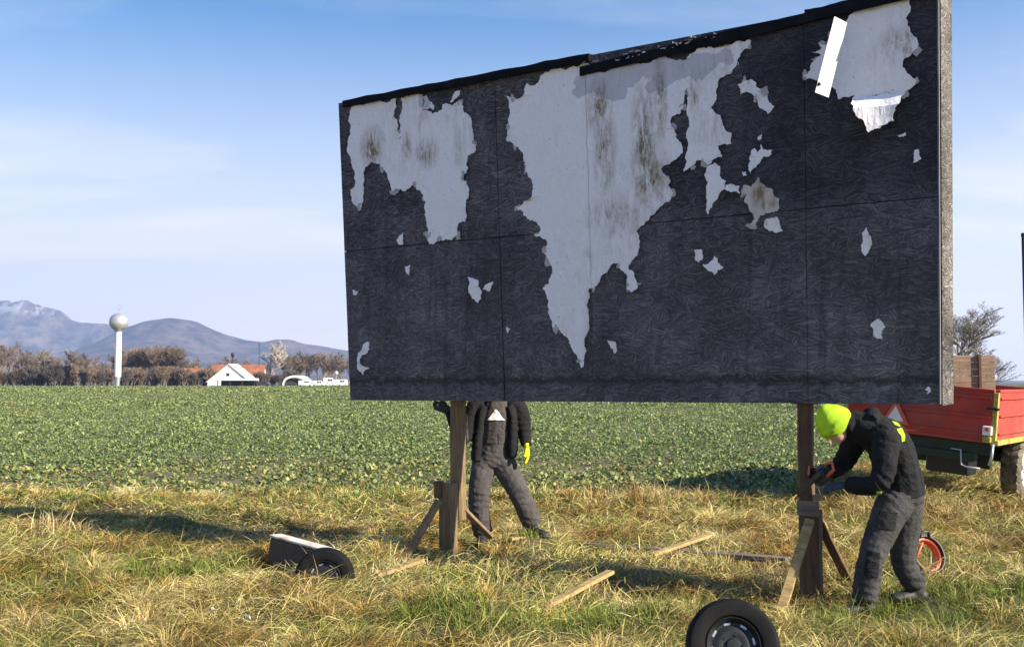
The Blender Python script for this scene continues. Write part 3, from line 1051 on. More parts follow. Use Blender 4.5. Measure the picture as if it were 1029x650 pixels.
def wheel(parent, c, rad, wid, axis, tyre_m, rim_m, treads=22, lugs=True, holes=8, name='wheel'):
    """upright wheel; axis = unit vector pointing out of its visible face"""
    ax = Vector(axis).normalized()
    M = Matrix.Translation(Vector(c)) @ ax.to_track_quat('Z', 'Y').to_matrix().to_4x4()
    w = wid / 2
    bm = bmesh.new()
    ri = rad * .60
    lathe(bm, [(ri, w * .72), (ri * 1.04, w * .88), (rad * .78, w), (rad * .90, w * .94), (rad * .97, w * .72), (rad, w * .3), (rad, -w * .3), (rad * .97, -w * .72), (rad * .90, -w * .94), (rad * .78, -w), (ri * 1.04, -w * .88), (ri, -w * .72), (ri * .985, 0), (ri, w * .72)], 48, M)
    if lugs:
        for k in range(treads):
            a = 2 * math.pi * k / treads
            for sgn in (1, -1):
                aa = a + (math.pi / treads if sgn < 0 else 0)
                rr_ = M.to_3x3() @ Matrix.Rotation(aa, 3, 'Z')
                box(bm, M @ Vector((math.cos(aa) * rad * 1.0, math.sin(aa) * rad * 1.0, sgn * w * .45)), (rad * .07, rad * .10, w * .8), rr_ @ Matrix.Rotation(sgn * .5, 3, 'X'))
    ty = from_bm('tyre', bm, tyre_m, parent, True)
    ty.data.set_sharp_from_angle(angle=R(35))
    bm = bmesh.new()
    lathe(bm, [(ri * .985, -w * .7), (ri * .99, w * .74), (ri * .94, w * .80), (ri * .88, w * .62), (ri * .80, w * .40), (ri * .70, w * .38), (ri * .62, w * .46), (ri * .40, w * .5), (ri * .30, w * .42), (ri * .26, w * .44), (ri * .22, w * .6), (0.001, w * .62)], 48, M)
    rm = from_bm('rim', bm, rim_m, parent, True)
    rm.data.set_sharp_from_angle(angle=R(45))
    for k in range(holes):
        a = 2 * math.pi * (k + .3) / holes
        bm = bmesh.new()
        box(bm, M @ Vector((math.cos(a) * ri * .76, math.sin(a) * ri * .76, w * .40)), (ri * .10, ri * .26, w * .06), M.to_3x3() @ Matrix.Rotation(a, 3, 'Z'), .003)
        from_bm('slot', bm, MAT['steel'] if rim_m is MAT['rim_dark'] else MAT['black'], rm)
    for k in range(5):
        a = 2 * math.pi * k / 5
        bm = bmesh.new()
        lathe(bm, [(.001, w * .52), (ri * .05, w * .52), (ri * .06, w * .4)], 6, M @ Matrix.Translation((math.cos(a) * ri * .38, math.sin(a) * ri * .38, 0)))
        from_bm('wheel_nut', bm, MAT['rim_dark'], rm)
    return ty, rm


WR = .54
for wx, ax in ((-.16, (1, 0, 0)), (-TW + .16, (-1, 0, 0))):
    wl = bpy.data.objects.new('wheel', None)
    COL.objects.link(wl)
    wl.parent = trl
    wl.location = (wx, 2.05, WR - .06 - wx * math.sin(ROLL) * -.6)
    wheel(wl, (0, 0, 0), WR, .28, ax, MAT['rubber_dusty'], MAT['rim_white'], 24)
bm = bmesh.new()
beam(bm, (-.2, 2.05, WR - .02), (-TW + .2, 2.05, WR + .08), .1, .1)
from_bm('axle', bm, MAT['green_paint'], trl)
bm = bmesh.new()
beam(bm, (-TW / 2, TL, BZ - .2), (-TW / 2, TL + 1.3, BZ - .35), .1, .1)
from_bm('drawbar', bm, MAT['green_paint'], trl)

# plank panel standing in the trailer
pc = at(977, 392, 15.6)
crt = thing('wood_pallet', (pc.x, pc.y, pc.z), 'pallet of pale boards standing upright in the red trailer', 'pallet', rz=R(-8))
for k in range(5):
    bm = bmesh.new()
    box(bm, (-.02 + .004 * k, 0, .06 + k * .108), (.72 - .012 * (k % 3), .03, .104), bevel=.004)
    from_bm('plank', bm, MAT['crate'], crt)
for xx in (.11, -.30):
    bm = bmesh.new()
    box(bm, (xx, -.035, .26), (.045, .035, .60), bevel=.004)
    from_bm('batten', bm, MAT['post_dark'], crt)

# ------------------------------------------------------------------ things lying in the grass
# car wheel in the foreground
p = Vector((1.245, 5.72, 0))
p.z = gz(p.x, p.y)
w1 = thing('car_wheel', p, 'black tyre on a dark steel rim standing in the foreground grass below the right post', 'wheel')
wheel(w1, (0, .0, .205), .262, .19, (-.10, -1, .38), MAT['rubber'], MAT['rim_dark'], lugs=False)
p = on_ground(326, 592)
p.z = gz(p.x, p.y)
w2 = thing('car_wheel', p, 'black tyre sunk in the grass beside the pale topped block on the left', 'wheel')
wheel(w2, (0, 0, .06), .25, .18, (.05, -1, .10), MAT['rubber'], MAT['rim_dark'], lugs=False)

# pale topped block
a, b = on_ground(256, 568), on_ground(330, 575)
d = (b - a)
p = (a + b) / 2 + Vector((.05, .22, 0))
p.z = gz(p.x, p.y)
bl = thing('wooden_block', p, 'low dark block with a sunlit pale top lying in the grass on the left', 'block', rz=math.atan2(d.y, d.x) - .10)
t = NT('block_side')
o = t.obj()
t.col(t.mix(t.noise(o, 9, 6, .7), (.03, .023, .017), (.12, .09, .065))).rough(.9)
t.bump(t.noise(o, 20, 5), .5, .01)
bm = bmesh.new()
box(bm, (0, 0, .10), (.72, .15, .24), Matrix.Rotation(R(7), 3, 'Y') @ Matrix.Rotation(R(-4), 3, 'X'), .012)
from_bm('body', bm, t.m, bl)
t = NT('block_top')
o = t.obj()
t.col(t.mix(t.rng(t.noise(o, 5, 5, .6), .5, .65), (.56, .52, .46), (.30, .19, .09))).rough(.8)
bm = bmesh.new()
box(bm, (0, 0, .234), (.735, .165, .022), None, .004)
bmesh.ops.transform(bm, matrix=Matrix.Translation((0, 0, .10)) @ (Matrix.Rotation(R(7), 4, 'Y') @ Matrix.Rotation(R(-4), 4, 'X')) @ Matrix.Translation((0, 0, -.10)), verts=bm.verts)
from_bm('top_board', bm, t.m, bl)


def ground_plank(a, b, w, th, m, label, lift=.10, lift2=None, up=(0, 0, 1)):
    a, b = on_ground(*a), on_ground(*b)
    c = (a + b) / 2
    base = Vector((c.x, c.y, gz(c.x, c.y)))
    bm = bmesh.new()
    za, zb = gz(a.x, a.y) + lift - base.z, gz(b.x, b.y) + (lift if lift2 is None else lift2) - base.z
    beam(bm, Vector((a.x - c.x, a.y - c.y, za)), Vector((b.x - c.x, b.y - c.y, zb)), w, th, up, .004)
    o = from_bm('plank', bm, m)
    o.location = base
    return tag(o, label, 'plank')


ground_plank((546, 614), (614, 594), .075, .03, MAT['plank'], 'yellow plank lying in grass nearest below the middle of the billboard', .06, .15)
ground_plank((655, 573), (713, 558), .07, .03, MAT['plank'], 'short yellow plank crossing the long grey plank', .07, .13)
ground_plank((512, 556), (572, 543), .07, .03, MAT['plank'], 'yellow plank beside the standing worker\'s boots', .05, .10)
ground_plank((378, 590), (424, 582), .08, .03, MAT['plank'], 'stubby yellow plank on grass below the left post', .06, .11)
ground_plank((585, 552), (792, 576), .12, .05, MAT['plank_grey'], 'long weathered grey plank half buried in grass between the posts', .05, .09)

# cable reel
p = on_ground(930, 583)
p.z = gz(p.x, p.y)
rl = thing('cable_reel', p, 'black drum reel with orange red hose beside the bending worker', 'reel', rz=R(20))
MR = Matrix.Translation((0, 0, .205)) @ Matrix.Rotation(R(68), 4, 'X')
for s_, nm in ((.05, 'flange'), (-.05, 'flange')):
    bm = bmesh.new()
    lathe(bm, [(.150, s_ - .012), (.168, s_ - .012), (.172, s_), (.168, s_ + .012), (.150, s_ + .012), (.146, s_), (.150, s_ - .012)], 36, MR)
    from_bm(nm, bm, MAT['black'], rl, True)
bm = bmesh.new()
lathe(bm, [(.128, -.04), (.150, -.038), (.152, .038), (.128, .04), (.122, 0), (.128, -.04)], 36, MR)
from_bm('hose', bm, MAT['coral'], rl, True)
bm = bmesh.new()
tube(bm, [(-.05, 0, .36), (-.045, .0, .41), (.045, .0, .41), (.05, .0, .36)], [.014] * 4, 8)
from_bm('handle', bm, MAT['black'], rl, True)
bm = bmesh.new()
tube(bm, [(-.15, -.05, .17), (-.13, -.06, .24), (-.07, -.055, .33)], [.010] * 3, 8)
from_bm('hose_end', bm, MAT['coral'], rl, True)

# scraps of litter
for i, (px, py, lab) in enumerate(((214, 622, 'white paper scrap on grass, left of two near the bottom edge'), (249, 629, 'white paper scrap on grass, right of two near the bottom edge'))):
    p = on_ground(px, py)
    p.z = gz(p.x, p.y) + .10
    bm = bmesh.new()
    rr = random.Random(i)
    vs = [bm.verts.new((rr.uniform(-.035, .035), rr.uniform(-.03, .03), rr.uniform(-.012, .02))) for _ in range(7)]
    bmesh.ops.convex_hull(bm, input=vs)
    o = from_bm('paper_scrap', bm, MAT['white'])
    o.location = p
    tag(o, lab, 'litter')

# slim dark pole at the right margin
p = at(1032.5, 380, 21)
p.z = 0
pole = thing('dark_pole', p, 'slim dark pole standing at the right edge behind the trailer', 'pole')
bm = bmesh.new()
tube(bm, [(0, 0, -.2), (0, 0, 2.6), (0, 0, 4.85)], [.045, .042, .035], 10)
from_bm('shaft', bm, MAT['black'], pole, True)
bm = bmesh.new()
lathe(bm, [(.0, .05), (.03, .045), (.045, .02), (.047, -.02), (.035, -.03)], 10, Matrix.Translation((0, 0, 4.85)))
from_bm('cap', bm, MAT['black'], pole, True)


# ------------------------------------------------------------------ bare trees
def seg_mesh(name, segs):
    """three-sided tapering sticks from (p0, p1, r0, r1)"""
    A = np.array([[*s[0], *s[1], s[2], s[3]] for s in segs], float)
    p0, p1, r0, r1 = A[:, 0:3], A[:, 3:6], A[:, 6:7], A[:, 7:8]
    d = p1 - p0
    d /= np.linalg.norm(d, axis=1, keepdims=True) + 1e-9
    ref = np.where(np.abs(d[:, 2:3]) < .9, np.array([[0, 0, 1.]]), np.array([[1., 0, 0]]))
    a = np.cross(d, ref)
    a /= np.linalg.norm(a, axis=1, keepdims=True) + 1e-9
    b = np.cross(d, a)
    V = []
    for k in range(3):
        c, s_ = math.cos(k * 2.0944), math.sin(k * 2.0944)
        V.append((p0 + (a * c + b * s_) * r0, p1 + (a * c + b * s_) * r1))
    n = len(A)
    verts = np.stack([V[0][0], V[1][0], V[2][0], V[0][1], V[1][1], V[2][1]], 1).reshape(-1, 3)
    base = (np.arange(n) * 6)[:, None]
    tri = np.array([0, 1, 4, 0, 4, 3, 1, 2, 5, 1, 5, 4, 2, 0, 3, 2, 3, 5])[None] + base
    return np_mesh(name, verts, tri.reshape(-1, 3))


def grow(seed, height, spread, levels, stems=1, up=.35, minr=.012, kids=(3, 5), first=.28, trunk_r=None, ratio=.62):
    rr = random.Random(seed)
    trunk, crown = [], []

    def rec(p, d, L, r, lev):
        n = 3 if lev < 2 else 2
        q = Vector(p)
        dd = Vector(d)
        pts = [Vector(p)]
        for i in range(n):
            dd = (dd + Vector((rr.uniform(-1, 1), rr.uniform(-1, 1), rr.uniform(-.4, .8))) * .16).normalized()
            q2 = q + dd * (L / n)
            (trunk if lev == 0 else crown).append((q, q2, max(minr, r * (1 - .45 * i / n)), max(minr * .7, r * (1 - .45 * (i + 1) / n))))
            q = q2
            pts.append(q)
        if lev >= levels:
            return
        k = rr.randint(*kids) + (2 if lev == 0 else 0)
        for j in range(k):
            f = (first if lev == 0 else .25) + (1 - (first if lev == 0 else .25)) * (j + rr.random()) / k
            i = min(n - 1, int(f * n))
            b = pts[i].lerp(pts[i + 1], f * n - i)
            az = rr.uniform(0, 6.283)
            side = Vector((math.cos(az), math.sin(az), rr.uniform(-.1, .55)))
            nd = (dd * (.55 + up) + side * spread).normalized()
            rec(b, nd, L * ratio * rr.uniform(.75, 1.15) * (1.1 - .35 * f), r * .52, lev + 1)
    for s in range(stems):
        az = rr.uniform(0, 6.283)
        d0 = Vector((math.cos(az) * (.0 if stems == 1 else rr.uniform(.1, .5)), math.sin(az) * (.0 if stems == 1 else rr.uniform(.1, .5)), 1)).normalized()
        off = Vector((rr.uniform(-1, 1), rr.uniform(-1, 1), 0)) * (0 if stems == 1 else height * .14)
        rec(off - Vector((0, 0, .2)), d0, height * (.55 if stems == 1 else .5), trunk_r or height * .022, 0)
    return trunk, crown


PROTO = {}
TOPZ = {}


def proto(key, *a, **k):
    tr, cr_ = grow(*a, **k)
    PROTO[key] = (seg_mesh('trunk', tr), seg_mesh('crown', cr_))


for i in range(4):
    proto(f'tree{i}', 11 + i, 14.0, .62, 4, minr=.036, kids=(6, 7))
for i in range(4):
    proto(f'bush{i}', 31 + i, 8.0, .6, 3, stems=10, minr=.05, kids=(5, 6), first=.1)
proto('tall', 51, 20.0, .62, 4, minr=.07, kids=(5, 6), first=.15)
proto('yard', 67, 5.0, 1.0, 5, minr=.0055, kids=(5, 6), first=.12, ratio=.62, trunk_r=.085, up=.3)


def bare_tree(name, key, loc, sc, mkey, label, group=None, rz=0.0, sx=1.0):
    o = thing(name, loc, label, 'bush' if 'bush' in name else 'tree', group, rz)
    tz_ = max(v.co.z for v in PROTO[key][1].vertices) if key not in TOPZ else TOPZ[key]
    TOPZ[key] = tz_
    sc = sc / tz_
    o.scale = (sc * sx, sc * sx, sc)
    for nm, me in zip(('trunk', 'crown'), PROTO[key]):
        c = bpy.data.objects.new(nm, me)
        COL.objects.link(c)
        c.parent = o
        if not me.materials:
            me.materials.append(None)
        c.material_slots[0].link = 'OBJECT'
        c.material_slots[0].material = MAT[mkey]
    return o


rt = random.Random(77)


def row(x0, x1, n, y0, y1, top0, top1, key, mkeys, name, label, group):
    for k in range(n):
        px = x0 + (x1 - x0) * (k + rt.uniform(.2, .8)) / n
        y = rt.uniform(y0, y1)
        h = (384 - rt.uniform(top0, top1)) * y / F + EYE
        kk = f'{key}{rt.randrange(4)}'
        bare_tree(name, kk, (at(px, 380, y).x, y, 0), h, rt.choice(mkeys), label, group, rt.uniform(0, 6.28), rt.uniform(.9, 1.2))


L1 = 'brown bare tree in the row beyond the field, left of the water tower'
row(-60, 14, 7, 430, 480, 338, 352, 'tree', ['bark_brown', 'bark_grey'], 'bare_tree', 'tall brown bare tree at the left edge beyond the field', 'bare trees at the left edge')
row(14, 114, 16, 450, 520, 349, 367, 'tree', ['bark_grey', 'bark_brown', 'bark_dark'], 'bare_tree', L1, 'bare trees left of the water tower')
row(-60, 112, 26, 425, 445, 364, 374, 'bush', ['bark_grey', 'bark_dark', 'bark_brown'], 'bare_bush', 'low grey brown bush edging the field, left of the water tower', 'bushes left of the water tower')
row(121, 178, 16, 455, 490, 344, 354, 'tree', ['bark_brown'], 'bare_tree', 'reddish brown bare tree in the clump right of the water tower', 'trees right of the water tower')
row(118, 214, 18, 425, 450, 366, 379, 'bush', ['bark_dark', 'bark_brown'], 'bare_bush', 'dark brown bush edging the field, between water tower and white gabled house', 'bushes left of the white gabled house')
row(178, 262, 9, 520, 580, 357, 368, 'tree', ['bark_grey', 'bark_brown'], 'bare_tree', 'bare tree showing above the orange roofed houses', 'trees behind the houses')
row(290, 352, 12, 500, 560, 352, 362, 'tree', ['bark_brown', 'bark_grey'], 'bare_tree', 'brown bare tree behind the white hall and vans', 'trees behind the white hall')
row(256, 300, 6, 440, 470, 369, 376, 'bush', ['bark_dark'], 'bare_bush', 'dark bush between the white gabled house and the white hall', 'bushes beside the white hall')
row(360, 640, 22, 480, 560, 362, 374, 'bush', ['bark_grey', 'bark_brown'], 'bare_bush', 'low bush on the skyline behind the billboard', 'bushes behind the billboard')
y = 460
bare_tree('pale_tree', 'tall', (at(273, 384, y).x, y, 0), ((384 - 340) * y / F + EYE), 'bark_pale', 'tall pale barked bare tree rising right of the white gabled house', None, 1.0, 1.05)
y = 62
bare_tree('bare_tree', 'yard', (at(972, 384, y).x, y, 0), ((384 - 305) * y / F + EYE), 'bark_ash', 'grey bare fruit tree behind the red trailer, right of the billboard', None, 2.0, 1.1)


# ------------------------------------------------------------------ water tower
def lin(c):
    return tuple(((v / 255) / 12.92 if v / 255 <= .04045 else (((v / 255) + .055) / 1.055) ** 2.4) for v in c)


y = 414.0
wtp = at(118, 384, y)
wt_ = thing('water_tower', (wtp.x, y, 0), 'silver ball shaped water tower on a slim white column beyond the field', 'water tower')
k = y / F
zc = at(119, 323.5, y).z
rs = 9.3 * k
t = NT('tank_steel')
o = t.obj()
xyz = t.n('ShaderNodeSeparateXYZ', {0: o})
seams = t.math('GREATER_THAN', t.math('FRACT', t.math('MULTIPLY', xyz.outputs[2], .55)), .93)
c = t.mix(t.noise(o, .6, 5), (.44, .44, .43), (.58, .57, .55))
t.col(t.mix(t.math('MULTIPLY', seams, .5), c, (.3, .3, .3))).rough(.42)
t.b.inputs['Metallic'].default_value = .55
bm = bmesh.new()
ball(bm, (0, 0, zc), (rs, rs, rs * .97), 40)
from_bm('tank', bm, t.m, wt_, True)
bm = bmesh.new()
lathe(bm, [(rs * .36, zc - rs * 1.08), (rs * .40, zc - rs * .95), (rs * .52, zc - rs * .82)], 32)
from_bm('collar', bm, MAT['steel'], wt_, True)
bm = bmesh.new()
lathe(bm, [(3.3 * k, 4.0), (3.2 * k, 12), (3.0 * k, zc - rs * .9)], 28)
from_bm('column', bm, MAT['white'], wt_, True)
bm = bmesh.new()
lathe(bm, [(2.3 * k, -.5), (2.3 * k, 1.5), (3.0 * k, 4.0)], 28)
from_bm('base', bm, MAT['steel'], wt_, True)
bm = bmesh.new()
tube(bm, [(0, 0, zc + rs * .9), (0, 0, zc + rs + 2.3)], [.14, .12], 8)
from_bm('mast', bm, MAT['steel'], wt_)
bm = bmesh.new()
for i in range(17):
    a0, a1 = 2 * math.pi * i / 17, 2 * math.pi * (i + 1) / 17
    beam(bm, (math.cos(a0) * 1.0, math.sin(a0) * .3, zc + rs + 2.2 + math.sin(a0)), (math.cos(a1) * 1.0, math.sin(a1) * .3, zc + rs + 2.2 + math.sin(a1)), .12, .12, up=(0, 1, .1))
from_bm('ring', bm, MAT['steel'], wt_)

# ------------------------------------------------------------------ village beyond the field
MAT['tile'] = plain('orange_roof_tile', (.33, .125, .055), .85, .25, .9, grime=(.22, .09, .05))
MAT['wall_white'] = plain('white_render', (.74, .72, .68), .85, .07, .7)
MAT['wall_pink'] = plain('pale_pink_render', (.62, .47, .40), .85, .08, .7)
MAT['glass'] = plain('dark_window_glass', (.02, .025, .03), .15, .2, 2)
MAT['shed'] = plain('dark_shed_boards', (.035, .032, .03), .8, .3, 1)


def house(name, x, y, w, d, eave, ridgeh, wall, roof, label, rz=0.0, gable_front=True, wins=()):
    """gable faces the viewer when gable_front; windows as (x, z, w, h) on that front"""
    o = thing(name, (x, y, 0), label, 'house', rz=rz)
    bm = bmesh.new()
    hw, hd = w / 2, d / 2
    if gable_front:
        pr = [(-hw, 0), (hw, 0), (hw, eave), (0, ridgeh), (-hw, eave)]
        A = [bm.verts.new((a, -hd, b)) for a, b in pr]
        B = [bm.verts.new((a, hd, b)) for a, b in pr]
    else:
        pr = [(-hd, 0), (hd, 0), (hd, eave), (0, ridgeh), (-hd, eave)]
        A = [bm.verts.new((-hw, a, b)) for a, b in pr]
        B = [bm.verts.new((hw, a, b)) for a, b in pr]
    bm.faces.new(A)
    bm.faces.new(B)
    for i in range(5):
        bm.faces.new((A[i], A[(i + 1) % 5], B[(i + 1) % 5], B[i]))
    bmesh.ops.recalc_face_normals(bm, faces=bm.faces)
    from_bm('wall', bm, wall, o)
    for sgn in (-1, 1):
        bm = bmesh.new()
        ov = .5
        sl_ = (ridgeh - eave) / (hw if gable_front else hd)
        if gable_front:
            q = [(0, -hd - ov, ridgeh + .12), (0, hd + ov, ridgeh + .12), (sgn * (hw + ov), hd + ov, eave - sl_ * ov + .12), (sgn * (hw + ov), -hd - ov, eave - sl_ * ov + .12)]
        else:
            q = [(-hw - ov, 0, ridgeh + .12), (hw + ov, 0, ridgeh + .12), (hw + ov, sgn * (hd + ov), eave - sl_ * ov + .12), (-hw - ov, sgn * (hd + ov), eave - sl_ * ov + .12)]
        a = [bm.verts.new(v) for v in q]
        b = [bm.verts.new((v[0], v[1], v[2] + .25)) for v in q]
        bm.faces.new(a)
        bm.faces.new(b)
        for i in range(4):
            bm.faces.new((a[i], a[(i + 1) % 4], b[(i + 1) % 4], b[i]))
        bmesh.ops.recalc_face_normals(bm, faces=bm.faces)
        from_bm('roof', bm, roof, o)
    yf = -hd
    for (wx, wz, ww, wh) in wins:
        bm = bmesh.new()
        box(bm, (wx, yf - .02, wz), (ww + .3, .12, wh + .3))
        f = from_bm('window', bm, MAT['wall_white'], o)
        bm = bmesh.new()
        box(bm, (wx, yf - .07, wz), (ww, .06, wh))
        from_bm('pane', bm, MAT['glass'], f)
    return o


HY = 430.0
hk = HY / F


def hx(px, y=HY):
    return at(px, 384, y).x


house('gabled_house', hx(234.5), HY, 42 * hk, 14, 1.9, 21.5 * hk, MAT['wall_white'], MAT['white'], 'white gabled house with its broad pale front facing the field', wins=((-.4, 5.0, 1.3, 1.2), (5.5, 1.6, 1.4, 1.2)))
house('orange_roofed_house', hx(226), HY + 22, 54 * hk, 10, 2.8, 20.5 * (hk + .022), MAT['wall_pink'], MAT['tile'], 'long house with orange tiled roof behind the white gable', gable_front=False, wins=((-10, 1.6, 1.3, 1.2),))
h3 = house('pink_house', hx(191), HY + 8, 21 * hk, 9, 13.0 * hk - 1.2, 17.5 * hk, MAT['wall_pink'], MAT['tile'], 'small pale pink house with reddish roof left of the white gable', gable_front=False, wins=((-2.3, 2.6, 1.2, 1.3), (1.2, 2.6, 1.2, 1.3)))
bm = bmesh.new()
box(bm, (-.2, .6, 17.5 * hk + .5), (.9, .9, 2.0))
from_bm('chimney', bm, MAT['tile'], h3)
# chimney pipe
st_ = thing('chimney_pipe', (hx(229.5), HY + 6, 0), 'thin dark chimney pipe rising behind the white gabled house', 'chimney')
bm = bmesh.new()
tube(bm, [(0, 0, 0), (0, 0, 31 * hk)], [.42, .40], 10)
from_bm('pipe', bm, MAT['shed'], st_, True)
bm = bmesh.new()
tube(bm, [(0, 0, 30 * hk), (0, 0, 34 * hk)], [.72, .72], 10)
from_bm('cowl', bm, MAT['black'], st_, True)
# low dark carport with pale roof
cp_ = thing('carport', (hx(248), HY - 14, 0), 'long low carport with pale flat roof and dark opening before the gabled house', 'carport')
for nm, m, c_, s_ in (('roof', 'wall_white', (0, 0, 2.9), (16, 6, .9)), ('dark_inner_wall', 'shed', (0, 2.7, 1.25), (15.5, .3, 2.4))):
    bm = bmesh.new()
    box(bm, c_, s_)
    from_bm(nm, bm, MAT[m], cp_)
for xx in (-7.6, -2.5, 2.5, 7.6):
    bm = bmesh.new()
    box(bm, (xx, -2.7, 1.22), (.3, .3, 2.45))
    from_bm('pillar', bm, MAT['shed'], cp_)
# arched hall
hl = thing('arched_hall', (hx(296), HY + 6, 0), 'white arched hall with a dark opening among the vans', 'hall')
bm = bmesh.new()
W2, H2, D2 = 12.5 * hk, 11.0 * hk, 12
prev = None
n = 14
for i in range(n + 1):
    a = math.pi * i / n
    ring = [bm.verts.new((-math.cos(a) * W2, s_ * D2 / 2, math.sin(a) ** .8 * H2)) for s_ in (-1, 1)] + [bm.verts.new((-math.cos(a) * (W2 - .5), s_ * D2 / 2, math.sin(a) ** .8 * (H2 - 1.0))) for s_ in (1, -1)]
    if prev:
        for k_ in range(4):
            bm.faces.new((prev[k_], prev[(k_ + 1) % 4], ring[(k_ + 1) % 4], ring[k_]))
    prev = ring
bmesh.ops.recalc_face_normals(bm, faces=bm.faces)
from_bm('shell', bm, MAT['wall_white'], hl)
bm = bmesh.new()
box(bm, (0, -4.5, 1.5), (2 * W2 - 1.8, .3, 3.0))  # dark sheet near the mouth, standing in for the dim interior
from_bm('dark_inner_wall', bm, MAT['shed'], hl)


def vehicle(name, px, y, L, H_, label, body, cab=True):
    o = thing(name, (hx(px, y), y, 0), label, 'van')
    bm = bmesh.new()
    pr = [(-L / 2, .45), (L / 2, .45), (L / 2, H_ * .52), (L / 2 - .5, H_ * .58), (L / 2 - 1.35, H_), (-L / 2 + .1, H_), (-L / 2, H_ * .9)] if cab else [(-L / 2, .5), (L / 2, .5), (L / 2 + .1, H_ * .6), (L / 2 - .4, H_), (-L / 2 + .4, H_), (-L / 2 - .1, H_ * .6)]
    A = [bm.verts.new((a, -.95, b)) for a, b in pr]
    B = [bm.verts.new((a, .95, b)) for a, b in pr]
    bm.faces.new(A)
    bm.faces.new(B)
    for i in range(len(pr)):
        bm.faces.new((A[i], A[(i + 1) % len(pr)], B[(i + 1) % len(pr)], B[i]))
    bmesh.ops.recalc_face_normals(bm, faces=bm.faces)
    bmesh.ops.bevel(bm, geom=bm.edges[:], offset=.06, segments=2, affect='EDGES')
    from_bm('body', bm, body, o, False)
    for xx, ww in ((L / 2 - 1.55, .8), (L / 2 - 2.6, .9)):
        bm = bmesh.new()
        box(bm, (xx, -.965, H_ * .74), (ww, .04, H_ * .24), bevel=.01)
        from_bm('window', bm, MAT['glass'], o)
    for xx in ((-L / 2 + .9, L / 2 - .9) if cab else (-.3,)):
        for ys_ in (-.86, .86):
            bm = bmesh.new()
            lathe(bm, [(.001, .1), (.2, .1), (.33, .1), (.35, .05), (.35, -.1), (.001, -.1)], 20, Matrix.Translation((xx, ys_, .35)) @ Matrix.Rotation(R(90), 4, 'X'))
            from_bm('wheel', bm, MAT['rubber'], o)
    return o


vehicle('white_van', 307, HY - 12, 5.6, 2.5, 'white van parked in front of the arched hall', MAT['white'])
vehicle('white_van', 320, HY - 6, 5.2, 2.3, 'white van right of the arched hall, second along the field edge', MAT['white'])
vehicle('caravan', 342, HY - 10, 6.0, 2.9, 'white caravan close to the billboard\'s left edge', MAT['white'], False)
vehicle('dark_van', 264, HY - 12, 5.2, 2.2, 'dark van left of the pale bare tree', MAT['shed'])
vehicle('white_van', 331, HY - 3, 5.0, 3.6, 'tall white van beside the caravan, third along the field edge', MAT['white'])


def mast(name, px, y, h, r, label, lamp=False):
    o = thing(name, (hx(px, y), y, 0), label, 'mast' if not lamp else 'lamp')
    bm = bmesh.new()
    tube(bm, [(0, 0, 0), (0, 0, h)], [r, r * .7], 8)
    from_bm('pole', bm, MAT['steel'] if lamp else MAT['shed'], o)
    bm = bmesh.new()
    if lamp:
        ball(bm, (0, 0, h), .75, 12)
        from_bm('globe', bm, MAT['white'], o, True)
    else:
        beam(bm, (-.9, 0, h * .93), (.9, 0, h * .93), .12, .12)
        from_bm('cross_arm', bm, MAT['shed'], o)


mast('radio_mast', 260, 470, 20.5, .16, 'thin dark antenna mast left of the pale tree')
mast('yard_light', 338, HY - 14, 5.6, .16, 'white globe lamp on a pole beside the caravan', True)
mast('utility_pole', 311, HY + 2, 6.0, .16, 'short pole standing between the white vans')


# ------------------------------------------------------------------ people
def cloth(name, c, var=.25, fold=.6, stripe=None):
    t = NT(name)
    o = t.obj()
    nz = t.noise(o, 7, 4)
    k = t.rng(nz, .3, .7, 1 - var, 1 + var)
    t.col(t.n('ShaderNodeHueSaturation', {'Color': (*c, 1), 'Value': k}).outputs[0]).rough(.9)
    fd = t.noise(t.mapping(o, (11, 11, 16), (.3, .5, 0)), 1.0, 4, .55, 1.6)
    t.b.inputs['Specular IOR Level'].default_value = .25
    t.bump(t.math('ADD', fd, t.math('MULTIPLY', t.noise(o, 260, 2), .12)), fold, .03)
    return t.m


MAT['trouser'] = cloth('charcoal_work_trousers', (.052, .049, .048))
MAT['jacket'] = cloth('black_softshell', (.012, .012, .0135))
MAT['jacket_grey'] = cloth('dark_grey_fleece', (.05, .05, .055))
MAT['bib'] = cloth('grey_bib_cloth', (.072, .064, .062))
MAT['hivis'] = cloth('fluorescent_knit', (.46, .73, .03), .14, .9)
MAT['glove_yellow'] = cloth('yellow_glove', (.80, .78, .02), .1, .4)
MAT['glove_grey'] = cloth('grey_glove', (.05, .06, .075), .2, .4)
MAT['boot'] = plain('boot_leather', (.018, .016, .015), .6, .3, 20, grime=(.06, .045, .03))
MAT['skin'] = plain('skin', (.50, .29, .20), .55, .08, 20)
MAT['hair'] = plain('dark_hair', (.03, .02, .013), .6, .3, 60)


def knit(m):
    t = m.node_tree
    b_ = t.nodes['Principled BSDF']
    tcn = t.nodes.new('ShaderNodeTexCoord')
    wv = t.nodes.new('ShaderNodeTexWave')
    wv.inputs['Scale'].default_value = 42
    wv.inputs['Distortion'].default_value = 1.2
    t.links.new(tcn.outputs['Object'], wv.inputs['Vector'])
    bp = t.nodes.new('ShaderNodeBump')
    bp.inputs['Strength'].default_value = .8
    bp.inputs['Distance'].default_value = .006
    t.links.new(wv.outputs['Fac'], bp.inputs['Height'])
    t.links.new(bp.outputs[0], b_.inputs['Normal'])


knit(MAT['hivis'])


